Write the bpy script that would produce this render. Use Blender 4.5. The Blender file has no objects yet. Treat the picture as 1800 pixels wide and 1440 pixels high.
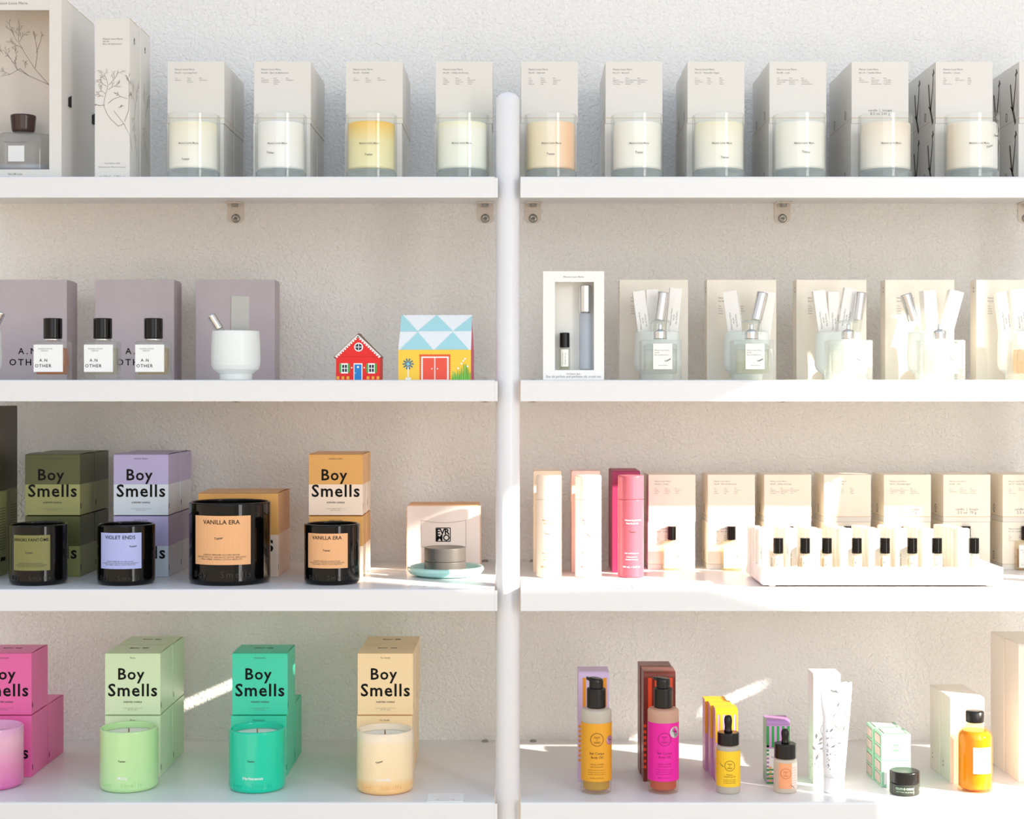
import bpy, math, random
from mathutils import Vector, Matrix
R = math.radians
sc = bpy.context.scene
COL = sc.collection

# ---------------------------------------------------------------- camera
F, CX, CY, ZC = 2800.0, 898.0, 692.0, 1.5
cam_d = bpy.data.cameras.new('camera'); cam = bpy.data.objects.new('camera', cam_d); COL.objects.link(cam)
cam.location = (0, 0, ZC); cam.rotation_euler = (R(90), 0, 0)
cam_d.sensor_width = 36; cam_d.lens = F / 1800 * 36
cam_d.shift_x = (900 - CX) / 1800; cam_d.shift_y = -(720 - CY) / 1800
cam_d.clip_start = 0.05; cam_d.clip_end = 60
sc.camera = cam

def lin(c):
    out = []
    for v in c[:3]:
        v = v / 255.0
        out.append(v / 12.92 if v <= 0.04045 else ((v + 0.055) / 1.055) ** 2.4)
    return (*out, 1.0)

# ---------------------------------------------------------------- world, sun, window light
W = bpy.data.worlds.new('sky'); sc.world = W; W.use_nodes = True
nt = W.node_tree; nt.nodes.clear()
out = nt.nodes.new('ShaderNodeOutputWorld'); bg = nt.nodes.new('ShaderNodeBackground')
tc = nt.nodes.new('ShaderNodeTexCoord'); sp = nt.nodes.new('ShaderNodeSeparateXYZ'); cr = nt.nodes.new('ShaderNodeValToRGB')
mr = nt.nodes.new('ShaderNodeMapRange'); mr.inputs[1].default_value = -1; mr.inputs[2].default_value = 1
e = cr.color_ramp.elements
e[0].position = 0.0; e[0].color = (1.0, 0.78, 0.58, 1)
e[1].position = 1.0; e[1].color = (0.47, 0.76, 1.20, 1)
m_ = e.new(0.47); m_.color = (1.20, 0.99, 0.76, 1)
m_ = e.new(0.60); m_.color = (1.05, 1.02, 0.96, 1)
nt.links.new(tc.outputs['Generated'], sp.inputs[0]); nt.links.new(sp.outputs['Z'], mr.inputs[0])
nt.links.new(mr.outputs[0], cr.inputs[0]); nt.links.new(cr.outputs[0], bg.inputs[0]); nt.links.new(bg.outputs[0], out.inputs[0])
bg.inputs[1].default_value = 0.84

SUNDIR = Vector((-1.73, 1.0, -0.77))
sd = bpy.data.lights.new('sun', 'SUN'); sd.energy = 14.0; sd.color = (1.0, 0.89, 0.75); sd.angle = R(0.8)
sun = bpy.data.objects.new('sun', sd); COL.objects.link(sun)
sun.rotation_euler = SUNDIR.to_track_quat('-Z', 'Y').to_euler(); sun.location = (2, -2, 4)

def area(name, loc, target, sx, sy, power, color):
    d = bpy.data.lights.new(name, 'AREA'); d.shape = 'RECTANGLE'; d.size = sx; d.size_y = sy; d.energy = power; d.color = color
    o = bpy.data.objects.new(name, d); COL.objects.link(o); o.location = loc
    o.rotation_euler = (Vector(target) - Vector(loc)).to_track_quat('-Z', 'Y').to_euler(); return o
area('storefront_daylight', (0.2, -2.4, 2.3), (0, 2.6, 1.5), 3.4, 2.2, 28, (0.72, 0.88, 1.0))
area('side_window_daylight', (1.45, 0.1, 1.7), (0.2, 2.6, 1.3), 0.50, 1.9, 19, (0.98, 0.97, 0.96))

vs = sc.view_settings
vs.view_transform = 'Standard'; vs.look = 'None'; vs.exposure = 0.07; vs.gamma = 1.0; vs.use_curve_mapping = False
sc.cycles.use_denoising = True
sc.cycles.max_bounces = 12; sc.cycles.diffuse_bounces = 8; sc.cycles.transparent_max_bounces = 16; sc.cycles.sample_clamp_indirect = 6.0
sc.cycles.transmission_bounces = 10
sc.cycles.blur_glossy = 0.5

# ---------------------------------------------------------------- materials
MC = {}
def pbr(name, col, rough=0.5, metal=0.0, trans=0.0, ior=1.45, spec=0.5, coat=0.0, sss=0.0):
    if name in MC: return MC[name]
    m = bpy.data.materials.new(name); m.use_nodes = True; b = m.node_tree.nodes['Principled BSDF']
    b.inputs['Base Color'].default_value = lin(col); b.inputs['Roughness'].default_value = rough
    b.inputs['Metallic'].default_value = metal; b.inputs['Transmission Weight'].default_value = trans
    b.inputs['IOR'].default_value = ior; b.inputs['Specular IOR Level'].default_value = spec; b.inputs['Coat Weight'].default_value = coat
    b.inputs['Subsurface Weight'].default_value = sss
    if sss: b.inputs['Subsurface Radius'].default_value = (0.012, 0.010, 0.008)
    m.diffuse_color = lin(col); MC[name] = m
    return m
def noise_bump(m, scale, strength, dist=0.001, detail=3, distort=0.0, stretch=None):
    nt = m.node_tree; b = nt.nodes['Principled BSDF']
    t = nt.nodes.new('ShaderNodeTexCoord'); n = nt.nodes.new('ShaderNodeTexNoise'); u = nt.nodes.new('ShaderNodeBump')
    n.inputs['Scale'].default_value = scale; n.inputs['Detail'].default_value = detail; n.inputs['Distortion'].default_value = distort
    u.inputs['Strength'].default_value = strength; u.inputs['Distance'].default_value = dist
    nt.links.new(t.outputs['Object'], n.inputs['Vector']); nt.links.new(n.outputs['Fac'], u.inputs['Height']); nt.links.new(u.outputs[0], b.inputs['Normal'])
    return m
def mottled(m, c1, c2, scale, detail=3):
    nt = m.node_tree; b = nt.nodes['Principled BSDF']
    t = nt.nodes.new('ShaderNodeTexCoord'); n = nt.nodes.new('ShaderNodeTexNoise'); r = nt.nodes.new('ShaderNodeValToRGB')
    n.inputs['Scale'].default_value = scale; n.inputs['Detail'].default_value = detail
    r.color_ramp.elements[0].position = 0.35; r.color_ramp.elements[1].position = 0.65
    r.color_ramp.elements[0].color = lin(c1); r.color_ramp.elements[1].color = lin(c2)
    nt.links.new(t.outputs['Object'], n.inputs['Vector']); nt.links.new(n.outputs['Fac'], r.inputs[0]); nt.links.new(r.outputs[0], b.inputs['Base Color'])
    return m
def vgrad(m, stops, z0, z1, axis='Z', wob=0.0):
    """pigment that changes with height on the thing itself"""
    nt = m.node_tree; b = nt.nodes['Principled BSDF']
    t = nt.nodes.new('ShaderNodeTexCoord'); s = nt.nodes.new('ShaderNodeSeparateXYZ'); mp = nt.nodes.new('ShaderNodeMapRange'); r = nt.nodes.new('ShaderNodeValToRGB')
    mp.inputs[1].default_value = z0; mp.inputs[2].default_value = z1
    el = r.color_ramp.elements
    el[0].position = stops[0][0]; el[0].color = lin(stops[0][1]); el[1].position = stops[-1][0]; el[1].color = lin(stops[-1][1])
    for p, c in stops[1:-1]:
        q = el.new(p); q.color = lin(c)
    nt.links.new(t.outputs['Object'], s.inputs[0]); nt.links.new(s.outputs[axis], mp.inputs[0]); nt.links.new(mp.outputs[0], r.inputs[0])
    nt.links.new(r.outputs[0], b.inputs['Base Color'])
    return m
def clear(name, tint=(255, 255, 255), ior=1.45, body=0.0, bodycol=(240, 240, 235), rough=0.02):
    """thin clear glass or thin liquid film: transparent + fresnel gloss (+ a milky share)"""
    if name in MC: return MC[name]
    m = bpy.data.materials.new(name); m.use_nodes = True; nt = m.node_tree; nt.nodes.clear()
    o = nt.nodes.new('ShaderNodeOutputMaterial'); tr = nt.nodes.new('ShaderNodeBsdfTransparent'); gl = nt.nodes.new('ShaderNodeBsdfGlossy')
    lw = nt.nodes.new('ShaderNodeLayerWeight'); lw.inputs[0].default_value = 0.5; pw = nt.nodes.new('ShaderNodeMath'); pw.operation = 'POWER'; pw.inputs[1].default_value = 4.5
    fr = nt.nodes.new('ShaderNodeMapRange'); fr.inputs[3].default_value = ((ior - 1) / (ior + 1)) ** 2; fr.inputs[4].default_value = 0.75; mx = nt.nodes.new('ShaderNodeMixShader')
    nt.links.new(lw.outputs['Facing'], pw.inputs[0]); nt.links.new(pw.outputs[0], fr.inputs[0])
    tr.inputs[0].default_value = lin(tint); gl.inputs['Roughness'].default_value = rough
    src = tr
    if body > 0:
        df = nt.nodes.new('ShaderNodeBsdfDiffuse'); tl = nt.nodes.new('ShaderNodeBsdfTranslucent'); m1 = nt.nodes.new('ShaderNodeMixShader'); m2 = nt.nodes.new('ShaderNodeMixShader')
        df.inputs[0].default_value = lin(bodycol); tl.inputs[0].default_value = lin(bodycol); m1.inputs[0].default_value = 0.5
        nt.links.new(df.outputs[0], m1.inputs[1]); nt.links.new(tl.outputs[0], m1.inputs[2])
        m2.inputs[0].default_value = body; nt.links.new(tr.outputs[0], m2.inputs[1]); nt.links.new(m1.outputs[0], m2.inputs[2]); src = m2
    nt.links.new(fr.outputs[0], mx.inputs[0]); nt.links.new(src.outputs[0], mx.inputs[1]); nt.links.new(gl.outputs[0], mx.inputs[2])
    nt.links.new(mx.outputs[0], o.inputs[0]); m.diffuse_color = lin(tint); MC[name] = m
    return m

M_white = pbr('white_powder_coat', (231, 231, 232), 0.32)
M_post = pbr('white_post_paint', (228, 228, 231), 0.3)
M_wall = noise_bump(pbr('wall_plaster', (243, 241, 238), 0.75, spec=0.3), 190, 0.9, 0.0042, 3, 0.5)
M_room = pbr('room_white_paint', (225, 222, 215), 0.8)
M_floor = mottled(pbr('oak_floor', (236, 214, 186), 0.4), (238, 216, 188), (226, 200, 166), 5)
M_brack = pbr('bracket_paint', (222, 212, 202), 0.45)
M_steel = pbr('steel', (170, 168, 162), 0.25, 1.0)
M_dark = pbr('dark_gap', (40, 34, 30), 0.8)
M_silver = pbr('silver_metal', (225, 226, 230), 0.12, 1.0)
M_ink = pbr('ink_black', (22, 22, 22), 0.7, spec=0.15)
M_inkg = pbr('ink_grey', (120, 118, 115), 0.6)
M_inkw = pbr('ink_white', (250, 250, 250), 0.5)
M_cream = pbr('cream_card', (225, 222, 216), 0.55)
M_creamw = pbr('warm_cream_card', (240, 231, 216), 0.55)
M_cream2 = pbr('cream_band_card', (225, 221, 213), 0.55)
M_kraft = pbr('kraft_edge', (205, 172, 125), 0.8)
M_black = pbr('black_gloss_glass', (7, 6, 6), 0.04, spec=0.4)
M_blackp = pbr('black_plastic', (24, 22, 21), 0.28)
M_wax = pbr('white_wax', (246, 244, 238), 0.5, sss=0.2)
M_wick = pbr('wick', (150, 110, 70), 0.8)
M_paper = pbr('label_paper', (242, 245, 245), 0.5)
M_label = pbr('label_ivory', (248, 247, 240), 0.5)
M_glass = pbr('glass', (250, 253, 252), 0.0, trans=1.0, ior=1.45)
M_glassb = pbr('glass_base', (222, 234, 232), 0.03, trans=1.0, ior=1.45)
M_clear = clear('clear_jar_glass', (254, 255, 254))
M_clearb = clear('thick_base_glass', (243, 248, 248), body=0.45, bodycol=(226, 232, 232), rough=0.05)
M_mint = pbr('mint_white_ceramic', (236, 241, 238), 0.35)
M_marble = mottled(pbr('white_marble', (246, 243, 240), 0.3, sss=0.15), (250, 248, 246), (238, 233, 229), 28)

# ---------------------------------------------------------------- mesh builder
def circ(r, n=48, sx=1.0, sy=1.0, cx=0, cy=0):
    return [(cx + r * sx * math.cos(2 * math.pi * i / n), cy + r * sy * math.sin(2 * math.pi * i / n)) for i in range(n)]
def rrect(w, d, r, n=5):
    pts = []
    for (sx, sy, a0) in ((1, 1, 0), (-1, 1, 90), (-1, -1, 180), (1, -1, 270)):
        for k in range(n + 1):
            a = R(a0 + 90 * k / n); pts.append((sx * (w / 2 - r) + r * math.cos(a), sy * (d / 2 - r) + r * math.sin(a)))
    return pts
TM = {}
def text_data(s, spacing=1.0, bold=0.0, extrude=0.0, res=2):
    k = (s, spacing, bold, extrude, res)
    if k in TM: return TM[k]
    c = bpy.data.curves.new('t', 'FONT'); c.body = s; c.size = 1.0; c.space_character = spacing; c.offset = bold; c.extrude = extrude; c.resolution_u = res
    o = bpy.data.objects.new('t', c); COL.objects.link(o); dg = bpy.context.evaluated_depsgraph_get()
    me = bpy.data.meshes.new_from_object(o.evaluated_get(dg))
    vs = [tuple(v.co) for v in me.vertices]; fs = [tuple(p.vertices) for p in me.polygons]
    bpy.data.objects.remove(o); bpy.data.curves.remove(c); bpy.data.meshes.remove(me)
    xs = [v[0] for v in vs] or [0, 1]; x0, x1 = min(xs), max(xs)
    TM[k] = (vs, fs, x0, x1); return TM[k]

class MB:
    def __init__(s): s.v = []; s.f = []; s.m = []; s.mats = []; s.sm = []
    def mi(s, m):
        if m not in s.mats: s.mats.append(m)
        return s.mats.index(m)
    def face(s, pts, m, smooth=False):
        b = len(s.v); s.v += [tuple(p) for p in pts]; s.f.append(tuple(range(b, b + len(pts)))); s.m.append(s.mi(m)); s.sm.append(smooth)
    def box(s, x0, x1, y0, y1, z0, z1, m):
        b = len(s.v)
        s.v += [(x0, y0, z0), (x1, y0, z0), (x1, y1, z0), (x0, y1, z0), (x0, y0, z1), (x1, y0, z1), (x1, y1, z1), (x0, y1, z1)]
        for q in ((0, 3, 2, 1), (4, 5, 6, 7), (0, 1, 5, 4), (1, 2, 6, 5), (2, 3, 7, 6), (3, 0, 4, 7)):
            s.f.append(tuple(b + i for i in q)); s.m.append(s.mi(m)); s.sm.append(False)
        return s
    def bands(s, w, d, bands, top=None):
        """box on z=0 whose walls change colour at heights: [(z0,z1,mat)]"""
        zs = [bands[0][0]] + [q[1] for q in bands]; b = len(s.v)
        for z in zs: s.v += [(-w / 2, 0, z), (w / 2, 0, z), (w / 2, d, z), (-w / 2, d, z)]
        for k, q in enumerate(bands):
            o = b + 4 * k
            for i in range(4):
                j = (i + 1) % 4; s.f.append((o + i, o + j, o + j + 4, o + i + 4)); s.m.append(s.mi(q[2])); s.sm.append(False)
        s.f.append((b + 3, b + 2, b + 1, b)); s.m.append(s.mi(bands[0][2])); s.sm.append(False)
        t = b + 4 * len(bands); s.f.append((t, t + 1, t + 2, t + 3)); s.m.append(s.mi(top or bands[-1][2])); s.sm.append(False)
        return s
    def loft(s, loops, m, cap0=True, cap1=True, smooth=True, closed=False):
        """loops: [(outline2d, z)] or lists of 3d points, each the same count"""
        b = len(s.v); L = []
        for lp in loops:
            pts = [(x, y, lp[1]) for (x, y) in lp[0]] if isinstance(lp, tuple) else lp
            L.append(len(s.v)); s.v += pts; n = len(pts)
        mm = m if isinstance(m, list) else [m] * len(loops)
        for k in range(len(L) - 1):
            for i in range(n):
                j = (i + 1) % n; s.f.append((L[k] + i, L[k] + j, L[k + 1] + j, L[k + 1] + i)); s.m.append(s.mi(mm[k])); s.sm.append(smooth)
        if cap0: s.f.append(tuple(L[0] + i for i in reversed(range(n)))); s.m.append(s.mi(mm[0])); s.sm.append(False)
        if cap1: s.f.append(tuple(L[-1] + i for i in range(n))); s.m.append(s.mi(mm[min(len(mm), len(L) - 1) - 1])); s.sm.append(False)
        return s
    def lathe(s, prof, m, n=48, **k):
        P, M = [prof[0]], []          # support rings keep long straight walls free of tilted shading
        for i in range(1, len(prof)):
            (r0, z0), (r1, z1) = prof[i - 1], prof[i]; L = math.hypot(r1 - r0, z1 - z0); q = m[min(i - 1, len(m) - 1)] if isinstance(m, list) else m
            if L > 0.006:
                for t in (0.0008 / L, 1 - 0.0008 / L): P.append((r0 + (r1 - r0) * t, z0 + (z1 - z0) * t)); M.append(q)
            P.append((r1, z1)); M.append(q)
        return s.loft([(circ(r, n), z) for r, z in P], M + [M[-1]], **k)
    def text(s, t, cx, z, width, m, mp, align='C', spacing=1.05, bold=0.0, rot=0.0, extrude=0.0, height=None):
        vs, fs, x0, x1 = text_data(t, spacing, bold, extrude)
        k = width / max(1e-6, x1 - x0) if height is None else height / 0.72
        b = len(s.v); off = -(x0 + x1) / 2 if align == 'C' else -x0
        ca, sa = math.cos(rot), math.sin(rot)
        for (x, y, w) in vs:
            u = (x + off) * k; v = y * k
            s.v.append(tuple(mp(cx + u * ca - v * sa, z + u * sa + v * ca, w * k)))
        for f in fs: s.f.append(tuple(b + i for i in f)); s.m.append(s.mi(m)); s.sm.append(False)
        return s
    def quad(s, u0, u1, v0, v1, m, mp, n=1):
        for i in range(n):
            a = u0 + (u1 - u0) * i / n; c = u0 + (u1 - u0) * (i + 1) / n
            s.face([mp(a, v0, 0), mp(c, v0, 0), mp(c, v1, 0), mp(a, v1, 0)], m, n > 1)
        return s
    def poly(s, pts, m, mp): s.face([mp(u, v, 0) for u, v in pts], m); return s
    def stroke(s, pts, w0, w1, m, mp):
        n = len(pts)
        for i in range(n - 1):
            (a, b), (c, d) = pts[i], pts[i + 1]; L = math.hypot(c - a, d - b) or 1e-6; nx, ny = -(d - b) / L, (c - a) / L
            wa = (w0 + (w1 - w0) * i / (n - 1)) / 2; wb = (w0 + (w1 - w0) * (i + 1) / (n - 1)) / 2
            s.face([mp(a + nx * wa, b + ny * wa, 0), mp(a - nx * wa, b - ny * wa, 0), mp(c - nx * wb, d - ny * wb, 0), mp(c + nx * wb, d + ny * wb, 0)], m)
        return s
    def ring(s, cu, cv, r, w, m, mp, n=24, sx=1.0):
        for i in range(n):
            a, b = 2 * math.pi * i / n, 2 * math.pi * (i + 1) / n
            P = lambda q, t: mp(cu + q * math.cos(t) * sx, cv + q * math.sin(t), 0)
            s.face([P(r - w / 2, a), P(r + w / 2, a), P(r + w / 2, b), P(r - w / 2, b)], m)
        return s
    def disc(s, cu, cv, r, m, mp, n=20, sx=1.0):
        s.face([mp(cu + r * sx * math.cos(2 * math.pi * i / n), cv + r * math.sin(2 * math.pi * i / n), 0) for i in range(n)], m); return s
    def build(s, name, parent=None, loc=None, rz=0.0, bevel=0.0, label=None):
        me = bpy.data.meshes.new(name); me.from_pydata(s.v, [], s.f)
        for m in s.mats: me.materials.append(m)
        me.polygons.foreach_set('material_index', s.m); me.polygons.foreach_set('use_smooth', s.sm); me.update()
        o = bpy.data.objects.new(name, me); COL.objects.link(o)
        if loc: o.location = loc
        o.rotation_euler.z = rz
        if parent: o.parent = parent
        if bevel:
            b = o.modifiers.new('b', 'BEVEL'); b.width = bevel; b.segments = 2; b.limit_method = 'ANGLE'; b.angle_limit = R(40)
        if label: o['label'] = label
        return o
def front(y=0.0, gap=0.00025): return lambda u, v, w: (u, y - gap - w, v)
def leftside(w, gap=0.00025): return lambda u, v, q: (-w / 2 - gap, -u, v)      # u runs towards the viewer
def rightside(w, gap=0.00025): return lambda u, v, q: (w / 2 + gap, u, v)
def topside(z, gap=0.00025): return lambda u, v, q: (u, v, z + gap)
def wrap(r, gap=0.0003): return lambda u, v, w: ((r + gap + w) * math.sin(u / r), -(r + gap + w) * math.cos(u / r), v)

def tag(o, label, cat, group=None, kind=None):
    if label: o['label'] = label
    if cat: o['category'] = cat
    if group: o['group'] = group
    if kind: o['kind'] = kind
    return o
def thing(name, label, cat, loc, rz=0.0, group=None, tilt=None):
    o = bpy.data.objects.new(name, None); COL.objects.link(o); o.location = loc; o.rotation_euler = (0, 0, rz); o.empty_display_size = 0.02
    if tilt: o.rotation_euler = tilt
    return tag(o, label, cat, group)
def X(px, Y): return (px - CX) * Y / F
def Z(py, Y): return ZC - (py - CY) * Y / F
SZ = {1: 0.320, 2: 0.020, 3: -0.280, 4: -0.580}
SY = {1: 2.3457, 2: 2.315, 3: 2.2795, 4: 2.259}
YW = 2.667
def S(i): return ZC + SZ[i] + 0.0002
def Yb(i, py): return -SZ[i] * F / (py - CY)

# ---------------------------------------------------------------- room shell
b = MB(); b.box(-3.0, 1.8, YW, YW + 0.15, 0, 3.8, M_wall); tag(b.build('wall_back'), 'white orange-peel plaster wall behind the shelves', None, kind='structure')
b = MB(); b.box(-3.0, 1.8, -3.2, YW, -0.1, 0, M_floor); tag(b.build('floor'), 'oak floor of the shop', None, kind='structure')

def sun_mask_wall():
    """unseen side wall added to mask the sun; openings given where their light falls on the plane of the shelf fronts"""
    def w(px, py):
        xf = px; zf = py
        t = (1.8 - xf) / -SUNDIR.x; return (2.3 - t, ZC + zf - SUNDIR.z * t)
    k = 0.445; top = lambda x: k * (x - 0.30)
    openings = [[(-0.13, top(-0.13)), (1.05, top(1.05)), (1.05, -0.30), (1.45, -0.13), (1.45, -0.95), (0.427, -0.95), (0.427, -0.45), (0.335, -0.318), (0.215, -0.285), (-0.13, -0.286)]]  # outline shaped to throw the sun patches onto the shelves
    cu = bpy.data.curves.new('w', 'CURVE'); cu.dimensions = '2D'; cu.fill_mode = 'BOTH'; cu.extrude = 0.02
    def spl(pts):
        s = cu.splines.new('POLY'); s.points.add(len(pts) - 1); s.use_cyclic_u = True
        for p, q in zip(s.points, pts): p.co = (q[0], q[1], 0, 1)
    spl([(-3.2, 0), (YW, 0), (YW, 3.8), (-3.2, 3.8)])
    for o in openings: spl([w(*p) for p in o])
    ob = bpy.data.objects.new('w', cu); COL.objects.link(ob)
    me = bpy.data.meshes.new_from_object(ob.evaluated_get(bpy.context.evaluated_depsgraph_get()))
    bpy.data.objects.remove(ob); me.transform(Matrix(((0, 0, 1, 1.82), (1, 0, 0, 0), (0, 1, 0, 0), (0, 0, 0, 1))))
    me.materials.clear(); me.materials.append(M_room)
    o = bpy.data.objects.new('wall_right_sun_mask', me); COL.objects.link(o); tag(o, 'unseen side wall with openings shaped for the sun patches', None, kind='structure')
sun_mask_wall()

# ---------------------------------------------------------------- post and shelves
LEAN = (SY[1] - SY[4]) / 0.9
def post_y(z): return SY[2] + LEAN * (z - SZ[2]) + 0.032
b = MB(); rp = 0.0176
prof = []
for k in range(7):
    a = R(90 * k / 6); prof.append((rp * math.cos(a), 0.452 - rp * 0.75 + rp * 0.75 * math.sin(a)))
prof[-1] = (0.0006, prof[-1][1])
loops = [[(x, y + post_y(z), z + ZC) for x, y in circ(r, 40)] for r, z in [(rp, -1.498), (rp, 0.0)] + prof]
b.loft(loops, M_post)
tag(b.build('upright_post', loc=(-0.0046, 0, 0)), 'white round metal post standing between the two shelf bays', 'post')
tag(b.build('upright_post', loc=(0.8865, 0, 0)), 'white round metal post at the far end of the marble-tray bay', 'post')

def bracket(parent, x, z, n):
    b = MB(); w, h = 0.0135, 0.034; y1 = YW - 0.0002; y0 = y1 - 0.002
    out = [(-w, 0), (w, 0), (w, -h + 0.007)] + [(w * math.cos(a) , -h + 0.007 - 0.007 * math.sin(a)) for a in (R(25), R(50), R(75), R(105), R(130), R(155))] + [(-w, -h + 0.007)]
    n_ = len(out)
    b.face([(x + u, y0, z + v) for u, v in out][::-1], M_brack); b.face([(x + u, y1, z + v) for u, v in out], M_brack)
    for i in range(n_):
        a, c = out[i], out[(i + 1) % n_]; b.face([(x + a[0], y0, z + a[1]), (x + c[0], y0, z + c[1]), (x + c[0], y1, z + c[1]), (x + a[0], y1, z + a[1])], M_brack)
    b.box(x - w, x + w, y1 - 0.026, y1, z - 0.0021, z - 0.0002, M_brack)
    br = b.build('bracket', parent, bevel=0.0006, label='small beige angle bracket screwed to the wall')
    s = MB(); s.loft([[(x + r * math.cos(t), yy, z - 0.0255 + r * math.sin(t)) for t in [2 * math.pi * i / 24 for i in range(24)]] for r, yy in ((0.0074, y0), (0.0074, y0 - 0.001), (0.006, y0 - 0.003), (0.003, y0 - 0.004), (0.0028, y0 - 0.0028))], M_steel)
    s.box(x - 0.0022, x + 0.0022, y0 - 0.0043, y0 - 0.0025, z - 0.0260, z - 0.0250, M_dark); s.build('screw', br, label='steel pan-head wall screw')
    s = MB(); s.lathe([(0.0058, z - 0.0075), (0.0058, z - 0.0021)], M_steel, 6, smooth=False); s.build('nut', br, loc=(x, y1 - 0.012, 0), label='steel hexagon nut')
    s = MB(); s.lathe([(0.0058, z + 0.0014), (0.0056, z + 0.0030), (0.004, z + 0.0044), (0.001, z + 0.005)], M_steel, 20); s.build('bolt_head', br, loc=(x, y1 - 0.012, 0), label='domed steel bolt head on the shelf')

rowname = {1: 'topmost shelf', 2: 'second shelf from the top', 3: 'third shelf from the top', 4: 'lowest shelf'}
for i in (1, 2, 3, 4):
    for side in (0, 1, 2):
        z = ZC + SZ[i]; yf = SY[i]; th = 0.0014
        x0, x1 = ((-0.868, -0.0195), (0.0142, 0.868), (0.905, 1.75))[side]
        xs0, xs1 = ((-0.868, -0.0235), (0.0142, 0.868), (0.905, 1.75))[side]
        lab = {1: ('white metal shelf carrying candles and reed diffuser boxes', 'white metal shelf carrying twig boxes and the peach candle', 'empty white metal shelf of the next bay, top row'),
               2: ('white metal shelf carrying the two toy-house boxes', 'white metal shelf carrying square clear perfume bottles', 'empty white metal shelf of the next bay, second row'),
               3: ('white metal shelf carrying the black jar candles', 'white metal shelf carrying the marble tray', 'empty white metal shelf of the next bay, third row'),
               4: ('white metal shelf carrying the coloured jar candles', 'white metal shelf carrying pump bottles and amber bottle', 'empty white metal shelf of the next bay, lowest row')}[i][side]
        t = thing('metal_shelf', lab, 'shelf', (0, 0, 0))
        b = MB()
        # folded sheet: top, front lip with rounded fold, short return flange
        sec = [(YW - 0.0005, z), (yf + 0.0035, z), (yf + 0.0010, z - 0.0009), (yf, z - 0.0034), (yf, z - 0.0312), (yf + 0.011, z - 0.0312),
               (yf + 0.011, z - 0.0300), (yf + th, z - 0.0300), (yf + th, z - 0.0034), (yf + 0.0035, z - th), (YW - 0.0005, z - th)]
        xa, xb = xs0, xs1
        n_ = len(sec)
        for k in range(n_):
            p, q = sec[k], sec[(k + 1) % n_]
            b.face([(xa, p[0], p[1]), (xb, p[0], p[1]), (xb, q[0], q[1]), (xa, q[0], q[1])], M_white, k in (1, 2, 3))
        for xx in (xa, xb): b.face([(xx, p[0], p[1]) for p in sec], M_white)
        b.build('tray', t)
        if side == 0:
            b = MB(); b.box(-0.0235, -0.0192, yf, yf + 0.0013, z - 0.0312, z - 0.002, M_white); b.build('lip_end', t, bevel=0.0004)
        for px in ((415, 853), (937, 1375, 1803), (1850,))[side]:
            bracket(t, X(px, YW), z - th, i)

# ---------------------------------------------------------------- drawn twigs
def twig_strokes(mb, base, ang, length, mp, ink, rnd, depth=3, w=0.0007, lo=0.5, leaf=True):
    pts = [base]; a = ang; x, y = base
    for k in range(5):
        a += rnd.uniform(-0.16, 0.16); x += math.cos(a) * length / 5; y += math.sin(a) * length / 5; pts.append((x, y))
        if depth > 0 and k >= 1:
            twig_strokes(mb, (x, y), a + rnd.choice((-1, 1)) * rnd.uniform(0.35, 0.85), length * rnd.uniform(0.32, 0.55), mp, ink, rnd, depth - 1, w * 0.7, leaf=leaf)
    mb.stroke(pts, w, w * 0.6, ink, mp)
    if leaf and depth <= 1:
        L = length * 0.16; c, s_ = math.cos(a), math.sin(a)
        mb.poly([(x, y), (x + c * L * .5 - s_ * L * .28, y + s_ * L * .5 + c * L * .28), (x + c * L, y + s_ * L), (x + c * L * .5 + s_ * L * .28, y + s_ * L * .5 - c * L * .28)], ink, mp)

def tester(mb, u, v, mp, rot=-0.1, w=0.0125, ink=None):
    mb.text('Tester', u, v, w, ink or M_inkg, mp, rot=rot, bold=0.02)

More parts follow.
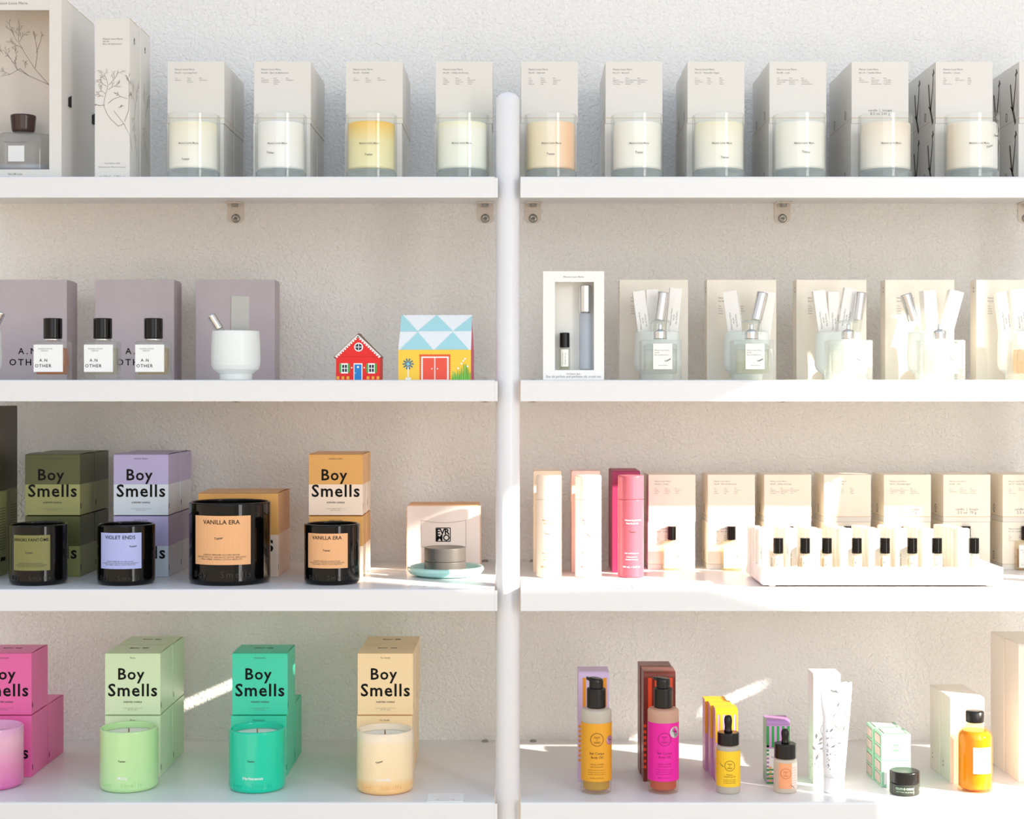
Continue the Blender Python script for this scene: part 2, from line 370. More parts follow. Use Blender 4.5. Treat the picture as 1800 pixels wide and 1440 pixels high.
# ---------------------------------------------------------------- top shelf: cream candle boxes
def info_block(b, w, h, mp, l1, l2, cols, k=1.0, x0=None):
    x0 = -w / 2 + 0.0115 * k if x0 is None else x0; t = h - 0.0135 * k
    b.text(l1, x0, t, 0.0300 * k, M_inkg, mp, 'L'); b.text(l2, x0, t - 0.0052 * k, 0, M_inkg, mp, 'L', height=0.0026 * k)
    for c, ws in enumerate(cols):
        for r, s_ in enumerate(ws): b.text(s_, x0 + c * 0.0190 * k, t - 0.0130 * k - r * 0.0030 * k, 0, M_inkg, mp, 'L', height=0.0016 * k)
def candle_box(x, y, z, w, d, h, label, group, txt=None, side=None, m=None, size_line=None, rz=0.0, seed=0):
    m = m or M_cream
    t = thing('candle_box', label, 'box', (x, y, z), rz, group)
    b = MB(); b.bands(w, d, [(0.0084, h, m)]); b.build('sleeve', t, bevel=0.0004)
    b = MB(); b.bands(w - 0.0003, d, [(0, 0.0078, M_cream2), (0.0078, 0.00845, M_kraft)]); b.build('base_tray', t)
    if txt or side:
        b = MB()
        if txt: info_block(b, w, h, front(), txt[0], txt[1], txt[2], w / 0.088)
        if size_line: b.text(size_line, 0, 0.013, 0.030, M_inkg, front()); b.text('candle  |  bougie', 0, 0.0185, 0.036, M_inkg, front())
        if side == 'mark' or side == 'twig':
            mp = leftside(w); u = -0.045 if side == 'mark' else -0.062
            b.ring(u, 0.019, 0.0062, 0.0011, M_ink, mp, sx=0.8); b.stroke([(u - 0.002, 0.016), (u + 0.002, 0.022)], 0.0012, 0.0006, M_ink, mp)
        b.build('lettering', t)
        if side == 'twig':
            b = MB(); mp = leftside(w); ink = pbr('ink_twig', (88, 80, 72), 0.7)
            bx = -0.030
            b.stroke([(bx + 0.012, 0.003), (bx + 0.004, 0.018), (bx - 0.002, 0.026), (bx - 0.006, 0.040), (bx - 0.012, 0.066)], 0.0080, 0.0050, ink, mp)
            b.stroke([(bx, 0.024), (bx + 0.006, 0.040), (bx + 0.012, 0.060), (bx + 0.017, 0.084)], 0.0062, 0.0026, ink, mp)
            b.stroke([(bx + 0.001, 0.026), (bx - 0.012, 0.033)], 0.0044, 0.002, ink, mp)
            for q, r in ((0.017, 0.084), (0.020, 0.080), (0.013, 0.078), (-0.012, 0.066)): b.disc(bx + q, r, 0.0024, ink, mp, 8)
            b.stroke([(bx + 0.020, 0.012), (bx + 0.022, 0.032), (bx + 0.018, 0.05), (bx + 0.022, 0.07)], 0.0008, 0.0005, ink, mp)
            b.build('printed_artwork', t, label='brown drawing of a bare twig')
    return t

Y1B = 2.450; W1 = 0.0875; H1 = 0.0952
mk = 'Maison Louis Marie'
stacks1 = [
    (293, 'No.02 – Le Long Fond', [['Top', 'Galbanum'], ['Heart', 'Hinoki', 'Geranium'], ['Base', 'Amberwood']], None, 'next to slim tall boxes'),
    (445, 'No.04 – Bois de Balincourt', [['Top', 'Sandalwood', 'Cedarwood'], ['Heart', 'Nutmeg', 'Cinnamon', 'Vetiver'], ['Base', 'Sandalwood']], None, 'behind white-wax candle, between cream and amber candles'),
    (606.5, 'No.05 – Kandilli', [['Top', 'Grapefruit'], ['Heart', 'Tuberose', 'Jasmine'], ['Base', 'Amber Musk']], None, 'behind amber-yellow candle'),
    (764.5, 'No.09 – Vallée de Farney', [['Top', 'Orange', 'Grapefruit', 'Pepper'], ['Heart', 'Geranium', 'Cedarwood', 'Cypress'], ['Base', 'Patchouli Oil', 'Oakmoss', 'Vetiver']], None, 'behind candle touching white post, amber-candle side'),
    (914.5, 'No.06 – Aboukir', [['Top', 'Lemon', 'Ginger', 'Bergamot'], ['Heart', 'Juniper', 'Lavender', 'Sage'], ['Base', 'Cedarwood', 'Amber', 'Musk']], None, 'behind peach-tinted candle'),
    (1064.5, 'No.12 – Bousval', [['Top', 'Bergamot', 'Mandarin Orange', 'Lemongrass'], ['Heart', 'Ylang Ylang Flower', 'White Pepper', 'Magnolia'], ['Base', 'Hazelwood Tree', 'White Musk', 'Moss'],], 'mark', 'second along from peach candle'),
    (1208.5, 'No.13 – Nouvelle Vague', [['Top', 'Coconut', 'White flower', 'Citrus'], ['Heart', 'Ylang', 'Jasmine', 'Tiare'], ['Base', 'Vanilla', 'Musk', 'Amber']], 'mark', 'third along from peach candle'),
    (1352.5, 'No.08 – Lulu', [['Top', 'Calabrian Bergamot', 'Orange flower', 'Lemon'], ['Heart', 'Cabreuva Tree', 'Magnolia', 'Rose bud'], ['Base', 'Patchouli', 'White Musk', 'Ambroxan Wood']], 'mark', 'fourth along from peach candle'),
    (1497, 'No.10 – Vanille Infinie', [['Top', 'Almond', 'Orange Flower'], ['Heart', 'Jasmine Petal', 'Heliotrope', 'Mimosa Blossom'], ['Base', 'Vanilla Bean', 'Tonka Bean', 'Sandalwood']], 'mark', 'fifth along from peach candle'),
    (1645, 'Antidris – Cassis', [['Top', 'Cassis', 'Pear', 'Green Leaves'], ['Heart', 'Black Currant'], ['Base', 'Musks', 'Cedar', 'Moss']], 'twig', 'sixth along from peach candle'),
    (1791.5, 'Antidris – Lavender', [['Top', 'Lavender'], ['Heart', 'Sage'], ['Base', 'Musk']], 'twig', 'last before photo edge'),
]
for k, (px, l2, cols, side, where) in enumerate(stacks1):
    x = X(px, Y1B) + W1 / 2
    for row in (0, 1):
        if row == 1 and k in (3, 4): continue
        for lev in (0, 1):
            dx = (0, 0.0012)[lev] if k < 5 else (0.0, -0.0010)[1 - lev]
            word = ('lower', 'upper')[lev] + ' ' + ('front', 'rear')[row]
            tx = (mk, l2, cols) if row == 0 and lev == 1 else None
            lb = f'cream twig-printed box, {word} of stack {where}' if side == 'twig' else f'cream candle box, {word} of stack {where}'
            candle_box(x + dx + (0.0008 if row else 0), Y1B + row * (W1 + 0.0008), S(1) + lev * (H1 + 0.0003), W1, W1, H1,
                       lb, 'cream candle boxes on the top shelf', tx, side, size_line='8.5 oz 240 g' if k == 8 and row == 0 and lev == 1 else None)

# clear glass candles
def clear_candle(px0, px1, wax, label, text=True, test=None, extra=None):
    Yc = 2.402; x = X((px0 + px1) / 2, Yc - 0.01); r = (px1 - px0) / 2 * 2.36 / F * 1.005; h = 0.0985
    t = thing('glass_candle', label, 'candle', (x, Yc, S(1)), group='clear glass candles on the top shelf')
    b = MB(); b.lathe([(r - 0.003, 0.0), (r - 0.0006, 0.001), (r, 0.003), (r, h - 0.001), (r - 0.0006, h), (r - 0.0022, h), (r - 0.0028, h - 0.001), (r - 0.0028, 0.0165)], M_clear, 56, cap0=False, cap1=False)
    b.build('glass', t)
    b = MB(); b.lathe([(r - 0.0035, 0.0006), (r - 0.0012, 0.0016), (r - 0.001, 0.0125), (r - 0.004, 0.0155), (r - 0.012, 0.0145)], M_clearb, 48); b.build('thick_base', t)
    b = MB(); rw = r - 0.0032; b.lathe([(rw - 0.006, 0.0150), (rw - 0.001, 0.0165), (rw, 0.019), (rw, h - 0.0145), (rw - 0.002, h - 0.0125), (rw - 0.012, h - 0.014), (0.001, h - 0.0145)], wax, 56); b.build('wax', t)
    mp = wrap(r); b = MB()
    if text: b.text(mk, 0.0, 0.0505, 0.030, M_inkg, mp, bold=0.02)
    if test: tester(b, test[0], test[1], mp, test[2])
    if extra:
        ink = pbr('ink_twig', (88, 80, 72), 0.7)
        b.text('Antidris', 0.030, 0.0855, 0.016, ink, mp, bold=0.03); b.text('Cassis', 0.031, 0.063, 0.011, ink, mp, bold=0.04)
        twig_strokes(b, (0.031, 0.068), 1.6, 0.014, mp, ink, random.Random(4), 2, 0.0006)
    b.build('lettering', t)
def wax(name, c, edge=None, stops=None, axis='Z', z0=0.015, z1=0.088, sss=0.15):
    m = pbr(name, c, 0.5, sss=sss)
    return vgrad(m, stops, z0, z1, axis) if stops else m
w_cream = wax('wax_cream', (245, 240, 226), stops=[(0, (246, 243, 236)), (0.7, (246, 241, 228)), (1, (243, 236, 210))])
w_white = wax('wax_white', (246, 244, 243))
w_amber = wax('wax_amber', (240, 205, 120), stops=[(0, (240, 232, 190)), (0.55, (240, 228, 178)), (0.85, (243, 208, 120)), (1, (246, 196, 92))])
w_ivory = wax('wax_ivory', (243, 243, 232), stops=[(0, (240, 243, 234)), (0.8, (245, 244, 236)), (1, (244, 240, 205))])
w_peach = wax('wax_peach', (248, 220, 190), stops=[(0, (240, 226, 190)), (0.5, (246, 232, 212)), (0.85, (252, 206, 168)), (1, (250, 218, 190))], axis='X', z0=-0.038, z1=0.038)
w_pale = wax('wax_pale', (246, 243, 237))
w_peach2 = wax('wax_peach_top', (245, 232, 220), stops=[(0, (244, 240, 234)), (0.6, (246, 236, 226)), (1, (240, 226, 212))])
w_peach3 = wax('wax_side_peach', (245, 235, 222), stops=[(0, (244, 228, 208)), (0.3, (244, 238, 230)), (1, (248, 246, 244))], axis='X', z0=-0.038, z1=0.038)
cs = [(291, 384.5, w_cream, 'clear glass candle with pale cream wax beside the slim tall box', (-0.004, 0.0265, 0.0)),
      (447, 537.5, w_white, 'clear glass candle with white wax between cream-wax and amber-wax candles', (-0.011, 0.0365, -0.12)),
      (606.5, 697.5, w_amber, 'clear glass candle with amber-yellow wax', (-0.001, 0.0335, 0.0)),
      (765, 860, w_ivory, 'clear glass candle with yellow-rimmed ivory wax, amber-candle side of the post', None),
      (921.5, 1015.5, w_peach, 'clear glass candle with peach-tinted wax beside the post', (-0.001, 0.034, -0.03)),
      (1074.5, 1167.5, w_pale, 'clear glass candle with grey-white wax, next after the peach one', (0.0, 0.0365, -0.02)),
      (1218, 1312, w_cream, 'clear glass candle with cream wax, second after the peach one', (0.004, 0.029, 0.0)),
      (1360, 1455.5, w_pale, 'clear glass candle with pale wax, third after the peach one', (0.002, 0.037, -0.12)),
      (1511.5, 1606.5, w_peach2, 'clear glass candle with faintly peach wax and no tester sticker, among the cream boxes', None),
      (1664, 1759.5, w_peach3, 'clear glass candle with dark botanical print near its rim, by twig boxes', (0.017, 0.046, 0.35))]
for k, (a, c, w_, lb, te) in enumerate(cs): clear_candle(a, c, w_, lb, True, te, k == 9)

# diffuser gift boxes with a window
def window_box(name, x, y, z, w, d, h, win, label, cat, group, deep=None, backcol=(222, 214, 205), m=None):
    """carton with a rectangular window in its front; win = (u0,u1,v0,v1)"""
    m = m or M_cream
    t = thing(name, label, cat, (x, y, z), group=group); b = MB(); u0, u1, v0, v1 = win; th = 0.0022
    for q in ((-w / 2, u0, 0, h), (u1, w / 2, 0, h), (u0, u1, 0, v0), (u0, u1, v1, h)): b.box(q[0], q[1], 0, th, q[2], q[3], m)
    b.box(-w / 2, -w / 2 + 0.001, th, d, 0, h, m); b.box(w / 2 - 0.001, w / 2, th, d, 0, h, m); b.box(-w / 2 + 0.001, w / 2 - 0.001, th, d, 0, 0.001, m)
    b.box(-w / 2 + 0.001, w / 2 - 0.001, th, d, h - 0.001, h, m); b.box(-w / 2 + 0.001, w / 2 - 0.001, d - 0.001, d, 0.001, h - 0.001, m)
    b.build('carton', t, bevel=0.0003)
    dd = deep or d - 0.004
    b = MB(); b.box(-w / 2 + 0.0012, w / 2 - 0.0012, dd, dd + 0.001, 0.0012, h - 0.0012, pbr(name + '_backing', backcol, 0.7)); b.build('backing_card', t)
    return t
Yd = 2.395; wd, hd, dd_ = 0.1475, 0.2775, 0.094
xr = X(108, Yd); xd = xr - wd / 2
uw = lambda px: X(px, Yd) - xd
vw = lambda py: Z(py, Yd) - ZC - SZ[1]
M_tab = pbr('black_tab', (20, 18, 16), 0.5)
for k in range(2):
    y = Yd + k * (dd_ + 0.001)
    lb = ('big cream diffuser box with a window showing a round bottle', 'big cream diffuser box standing behind the windowed one')[k]
    if k == 0:
        t = window_box('diffuser_box', xd, y, S(1), wd, dd_, hd, (uw(-45), uw(86.5), vw(298), vw(18)), lb, 'box', 'reed diffuser gift boxes', deep=0.086, backcol=(236, 228, 220))
        b = MB(); ink = pbr('ink_sepia', (152, 142, 134), 0.7); mp = front(0.086)
        rn = random.Random(11); s_ = 2.481 / F
        # branch drawing on the backing card
        q = lambda px, py: ((px - CX) * s_ - xd, -(py - CY) * s_ - SZ[1])
        for pts in ([q(86, 149), q(62, 122), q(45, 96), q(32, 73)], [q(86, 149), q(70, 142), q(50, 133), q(30, 122), q(20, 105), q(8, 92)], [q(62, 120), q(66, 93), q(62, 70), q(60, 62)], [q(64, 93), q(72, 70)], [q(50, 133), q(35, 121), q(18, 131), q(2, 134)]):
            b.stroke(pts, 0.0009, 0.0005, ink, mp)
        for (a, c, an, L) in ((32, 73, 1.5, .020), (30, 73, 2.2, .024), (34, 74, 0.9, .016), (40, 85, 2.7, .020), (20, 105, 2.2, .016), (30, 122, 2.0, .014), (62, 70, 1.6, .010), (72, 70, 1.3, .008), (45, 120, 1.7, .009), (18, 131, 2.7, .014), (6, 95, 2.4, .014), (30, 100, 1.9, .012)):
            twig_strokes(b, q(a, c), an, L, mp, ink, rn, 2, 0.0006)
        b.build('printed_artwork', t, label='fine sepia drawing of a flowering branch')
        b = MB(); b.text(mk, X(21, Yd) - xd, vw(8), 0.047, M_inkg, front()); b.text('No.08 Lulu', X(27, Yd) - xd, vw(308), 0.021, M_inkg, front()); b.text('diffuser | diffuseur', X(27, Yd) - xd, vw(313.5), 0.028, M_inkg, front())
        b.build('lettering', t)
    else:
        t = thing('diffuser_box', lb, 'box', (xd, y, S(1)), group='reed diffuser gift boxes'); b = MB(); b.bands(wd, dd_, [(0, hd, M_cream)]); b.build('carton', t, bevel=0.0004)
    b = MB(); b.box(-wd / 2, wd / 2, 0.004, dd_ - 0.004, hd, hd + 0.0008, M_kraft); b.build('lid_flap', t, label='kraft coloured lid edge')
    zz = vw(168 if k == 0 else 168) - 0.0 - 0.003 * k
    yy = 0.046 if k == 0 else 0.088
    b = MB(); b.face([(wd / 2 + 0.003, yy - 0.001, zz + 0.008), (wd / 2 + 0.0002, yy - 0.010, zz + 0.003), (wd / 2 + 0.0002, yy - 0.010, zz - 0.010), (wd / 2 + 0.003, yy - 0.001, zz - 0.011)], M_tab)
    b.face([(wd / 2 + 0.003, yy - 0.001, zz - 0.011), (wd / 2 + 0.0002, yy + 0.003, zz - 0.009), (wd / 2 + 0.0002, yy + 0.003, zz + 0.006), (wd / 2 + 0.003, yy - 0.001, zz + 0.008)], M_tab)
    b.build('pull_tab', t, label='small black pull tab')
# bottle inside the windowed box
Yi = Yd + 0.044; t = thing('diffuser_bottle', 'round-shouldered glass diffuser bottle with dark cap inside the windowed box', 'bottle', (X(41, Yi), Yi, ZC + SZ[1] + 0.0015 + (Z(286, Yi) - Z(305, Yi)) * 0.9))
M_smoke = clear('smoky_diffuser_glass', (244, 244, 243), body=0.30, bodycol=(226, 225, 222))
b = MB(); hb = 0.063
rr = [(0.043, 0.0), (0.0475, 0.002), (0.049, 0.006), (0.049, 0.050), (0.046, 0.057), (0.038, 0.0605), (0.013, hb)]
b.loft([(circ(1, 48, r, r * 0.62), z) for r, z in rr], M_smoke); b.build('bottle_body', t)
b = MB(); b.loft([(circ(1, 40, r, r * 0.6), z) for r, z in ((0.042, 0.003), (0.0445, 0.006), (0.0445, 0.012))], pbr('blue_grey_glass', (196, 204, 216), 0.1)); b.build('glass_base', t)
b = MB(); b.lathe([(0.0155, hb), (0.0172, hb + 0.004), (0.0192, hb + 0.024), (0.0187, hb + 0.0262), (0.010, hb + 0.0268)], pbr('mahogany_cap', (70, 52, 48), 0.22), 48); b.build('cap', t)
b = MB(); b.box(-0.0135, 0.011, -0.0312, -0.0308, 0.0145, 0.0385, pbr('label_grey', (232, 233, 231), 0.6)); b.build('label', t)
b = MB(); b.text(mk, -0.003, 0.043, 0.034, M_inkg, front(-0.0310)); b.build('lettering', t)

# slim tall boxes
Ys = 2.395; ws, hs, ds = 0.0525, 0.2440, 0.064
for k in range(2):
    xs_ = X(228, Ys) - ws / 2 + (0, 0.0015)[k]; y = Ys + k * (ds + 0.0006)
    t = thing('slim_tall_box', ('slim tall cream box with a drawn branch, standing in front', 'slim tall cream box with a drawn branch, standing behind its twin')[k], 'box', (xs_, y, S(1)), group='slim tall refill boxes')
    b = MB(); b.bands(ws, ds, [(0, hs, M_cream)]); b.build('carton', t, bevel=0.0004)
    b = MB(); b.box(-ws / 2 + 0.001, ws / 2, 0.003, ds - 0.003, hs, hs + 0.0007, M_kraft); b.build('lid_flap', t, label='kraft coloured lid edge')
    b = MB(); ink = pbr('ink_sepia', (152, 142, 134), 0.7); v = lambda py: Z(py, Ys) - ZC - SZ[1]; u = lambda px: X(px, Ys) - X(228, Ys) + ws / 2
    if k == 0:
        mp = front(); rn = random.Random(3)
        fold = lambda a, c, w_: mp(max(a, -ws / 2 + 0.0002), c, 0) if a <= ws / 2 else (ws / 2 + 0.0003, (a - ws / 2) * 1.9, c)
        for pts in ([(236, 262), (228, 238), (218, 218), (200, 195)], [(218, 218), (208, 222), (195, 210), (188, 200), (182, 185), (186, 165), (190, 150)], [(184, 185), (172, 186)],
                    [(190, 182), (200, 174), (212, 170), (224, 174)], [(219, 214), (226, 195), (227, 175), (227, 150)]):
            b.stroke([(u(p), v(r)) for p, r in pts], 0.0009, 0.0006, ink, fold)
        for (p, r, an, L) in ((190, 150, 1.9, .020), (188, 152, 2.6, .016), (192, 150, 0.8, .022), (186, 165, 2.5, .014), (190, 158, 0.6, .016), (182, 170, 2.8, .010), (175, 186, 2.6, .008), (212, 170, 2.4, .008), (227, 150, 1.6, .012), (226, 170, 0.8, .008), (208, 190, 0.4, .006)):
            twig_strokes(b, (u(p), v(r)), an, L, fold, ink, rn, 2, 0.0007)
    mp = rightside(ws); rn = random.Random(8 + k)
    for an in (1.2, 1.9, 4.4): twig_strokes(b, (0.034, v(185)), an, 0.034, mp, ink, rn, 2, 0.0008)
    b.stroke([(0.030, v(232)), (0.046, v(268))], 0.001, 0.001, ink, mp)
    b.build('printed_artwork', t, label='fine sepia drawing of a flowering branch')
    b = MB()
    if k == 0:
        for r, s_ in enumerate((mk, 'No.04', 'Bois de Balincourt')): b.text(s_, u(181), v(70 + r * 4.4), 0, M_inkg, front(), 'L', height=0.0026)
        b.text('Reed Diffuser Refill', 0, v(288.5), 0.023, M_inkg, front()); b.text('Recharge pour diffuseur à roseaux', 0, v(295), 0.041, M_inkg, front()); b.text('net 230 mL   7.78 fl. oz.', 0, v(312), 0.040, M_inkg, front())
    b.disc(ds * 0.45, v(62), 0.0022, M_ink, mp, 8); b.ring(ds * 0.45, v(67), 0.003, 0.0012, M_ink, mp, 10)
    b.build('lettering', t)

# ---------------------------------------------------------------- second shelf, toy-house side
M_lilac = mottled(pbr('lilac_card', (190, 180, 186), 0.65), (192, 182, 187), (186, 176, 183), 14)
M_lilac_e = pbr('lilac_card_edge', (196, 184, 186), 0.6)
YL = 2.520; wl, hl, dl = 0.1251, 0.1600, 0.066
for k, (px1, lb) in enumerate(((117.5, 'big lilac-grey box behind the bottle holding amber liquid'), (306, 'big lilac-grey box behind the two neighbouring clear black-capped bottles'), (483, 'big lilac-grey box behind the cup and grey carton'))):
    t = thing('lilac_gift_box', lb, 'box', (X(px1, YL) - wl / 2, YL, S(2)), group='lilac-grey gift boxes')
    b = MB(); b.bands(wl, 0.0475, [(0, hl, M_lilac)]); b.build('lid', t, bevel=0.0005)
    b = MB(); b.box(-wl / 2 + 0.002, wl / 2 - 0.0015, 0.048, dl, 0.001, hl - 0.001, M_lilac_e); b.build('base', t, bevel=0.0005)
    b = MB(); b.text('A.N', 0.0, 0.0425, 0, M_ink, front(), spacing=1.5, height=0.0098, bold=0.012); b.text('OTHER', 0.0, 0.0245, 0.066 * 0.86, M_ink, front(), spacing=1.35, bold=0.012); b.build('lettering', t)

def an_bottle(px0, px1, liquid, label, glass):
    Yf = 2.330; w, d, h = (px1 - px0) * Yf / F, 0.034, 0.0565
    t = thing('perfume_bottle', label, 'bottle', (X((px0 + px1) / 2, Yf), Yf + d / 2, S(2)), group='black-capped perfume bottles')
    b = MB(); o = rrect(w, d, 0.004); sh = lambda a, r=0.004: rrect(w - a, d - a, r)
    b.loft([(sh(0.002), 0), (o, 0.001), (o, h - 0.002), (sh(0.002), h - 0.0005), (sh(0.008), h), (rrect(0.018, 0.018, 0.0088), h + 0.0004), (rrect(0.018, 0.018, 0.0088), h + 0.003)], glass); b.build('glass_body', t)
    b = MB(); b.loft([(sh(0.007, 0.003), 0.008), (sh(0.007, 0.003), h - 0.010)], liquid); b.build('liquid', t)
    lx0, lx1 = -w / 2 + 0.001, w / 2 - 0.0045
    b = MB(); b.box(lx0, lx1, -d / 2 - 0.0004, -d / 2 - 0.0001, 0.0115, 0.0515, M_paper); b.build('label', t)
    b = MB(); mp = front(-d / 2 - 0.0004); c = -0.008
    b.text('A.N', c - 0.001, 0.0265, 0.0115, M_ink, mp, spacing=1.3, bold=0.01); b.text('OTHER', c - 0.001, 0.0182, 0.024, M_ink, mp, spacing=1.2, bold=0.01)
    b.text('MODERN VETIVER', c + 0.002, 0.0445, 0.021, M_inkg, mp); b.text('PARFUM', c + 0.001, 0.0415, 0.010, M_inkg, mp); b.build('lettering', t)
    b = MB(); b.lathe([(0.0105, h + 0.0005), (0.0118, h + 0.001), (0.0118, h + 0.0048), (0.009, h + 0.005)], pbr('collar_pearl', (222, 222, 222), 0.2, 0.7), 32); b.build('collar', t)
    b = MB(); r = 0.01365; b.lathe([(r - 0.0005, h + 0.0042), (r, h + 0.0048), (r, h + 0.0335), (r - 0.0006, h + 0.0341), (r * .5, h + 0.0341)], M_black, 40); b.build('cap', t)
M_liqA = clear('amber_liquid', (236, 170, 70), body=0.55, bodycol=(225, 150, 55)); M_liqC = clear('pale_liquid', (246, 244, 228), body=0.15, bodycol=(240, 240, 225)); M_liqC2 = clear('pale_yellow_liquid', (246, 234, 200), body=0.15, bodycol=(240, 230, 190))
M_bglass = clear('perfume_glass', (249, 251, 249), body=0.12, bodycol=(236, 238, 230))
an_bottle(58, 116, M_liqA, 'square perfume bottle with black cap holding amber liquid', M_bglass)
an_bottle(146.5, 204, M_liqC, 'square perfume bottle, black cap and colourless liquid, between its two neighbours', M_bglass)
an_bottle(236.5, 294, M_liqC2, 'square perfume bottle, black cap and faintly yellow liquid, nearest the cup', M_bglass)

def cup(px0, px1, Yc, label, k=2, h=0.0735, m=None):
    x = X((px0 + px1) / 2, Yc); r = (px1 - px0) / 2 * Yc / F
    b = MB(); P = [(r * 0.60, 0), (r * 0.655, 0.0008), (r * 0.67, 0.009), (r * 0.74, 0.011), (r * 0.92, 0.016), (r * 0.985, 0.022), (r, 0.033), (r * 0.985, 0.055), (r * 0.955, h - 0.001), (r * 0.935, h), (r * 0.90, h - 0.001), (r * 0.93, 0.05), (r * 0.93, 0.030), (r * 0.80, 0.017), (0.001, 0.014)]
    b.lathe(P, m or M_mint, 56); o = b.build('cup', loc=(x, Yc, S(k))); tag(o, label, 'cup', 'mint-white tester cups'); return o
YC = 2.385
cup(371.5, 457.5, YC, 'mint-white cup holding a grey carton and small vial')
cup(-84, 2, YC, 'mint-white cup cut off by the photo edge beside lilac box')
def carton_in_cup(px, py_top, Yc, w, d, h, m, tilt, label, yo=0.0, txt=None, cat='carton', lean=0.0, rz=0.0, group='cartons standing in the tester cups'):
    """slim carton standing in a cup, its top centre at (px, py_top)"""
    Yt = Yc + yo; top = Vector((X(px, Yt), Yt, Z(py_top, Yt))); Mx = Matrix.Rotation(tilt, 4, 'Y') @ Matrix.Rotation(lean, 4, 'X') @ Matrix.Rotation(rz, 4, 'Z')
    base = top - (Mx @ Vector((0, 0, h)))
    t = thing('slim_carton', label, cat, base, group=group); t.rotation_euler = Mx.to_euler()
    b = MB(); b.box(-w / 2, w / 2, -d / 2, d / 2, 0, h, m); b.build('carton', t, bevel=0.0004)
    if txt:
        b = MB(); mp = lambda u, v, q: (-v, -d / 2 - 0.00025, u)
        for r, s_ in enumerate(txt): b.text(s_, h * 0.62, -w * 0.28 + r * -0.0042 + w * 0.42, 0, M_inkg, mp, height=0.0023)
        b.build('lettering', t)
    return t
def vial(px, py_top, Yc, r, tilt, label, hc=0.0425, hb=0.055, yo=0.0, m=None):
    Yt = Yc + yo; top = Vector((X(px, Yt), Yt, Z(py_top, Yt))); Mx = Matrix.Rotation(tilt, 4, 'Y'); base = top - (Mx @ Vector((0, 0, hc + hb)))
    t = thing('spray_vial', label, 'vial', base, group='silver-capped spray vials in the cups'); t.rotation_euler = Mx.to_euler()
    b = MB(); b.lathe([(r * 0.8, 0), (r * 0.88, 0.001), (r * 0.88, hb)], M_clearv, 24); b.build('glass_tube', t)
    b = MB(); b.lathe([(r * 0.98, hb), (r, hb + 0.0005), (r, hb + hc - 0.001), (r - 0.0008, hb + hc)], m or M_silver, 32); b.build('cap', t)
    return t
M_clearv = clear('vial_glass', (248, 250, 248), body=0.2)
M_greyc = pbr('grey_carton', (182, 180, 176), 0.5)
carton_in_cup(422, 521, YC, 0.0268, 0.014, 0.115, M_greyc, 0.02, 'slim grey carton standing in the cup beside the toy houses', 0.004, rz=0.25)
vial(371.5, 554, YC, 0.0064, -0.55, 'small silver-capped vial leaning out of the cup with grey carton', 0.024, 0.05, -0.006)
vial(3, 549, YC, 0.0062, 0.45, 'silver-capped vial leaning from the cup cut off by photo edge', 0.02, 0.05)

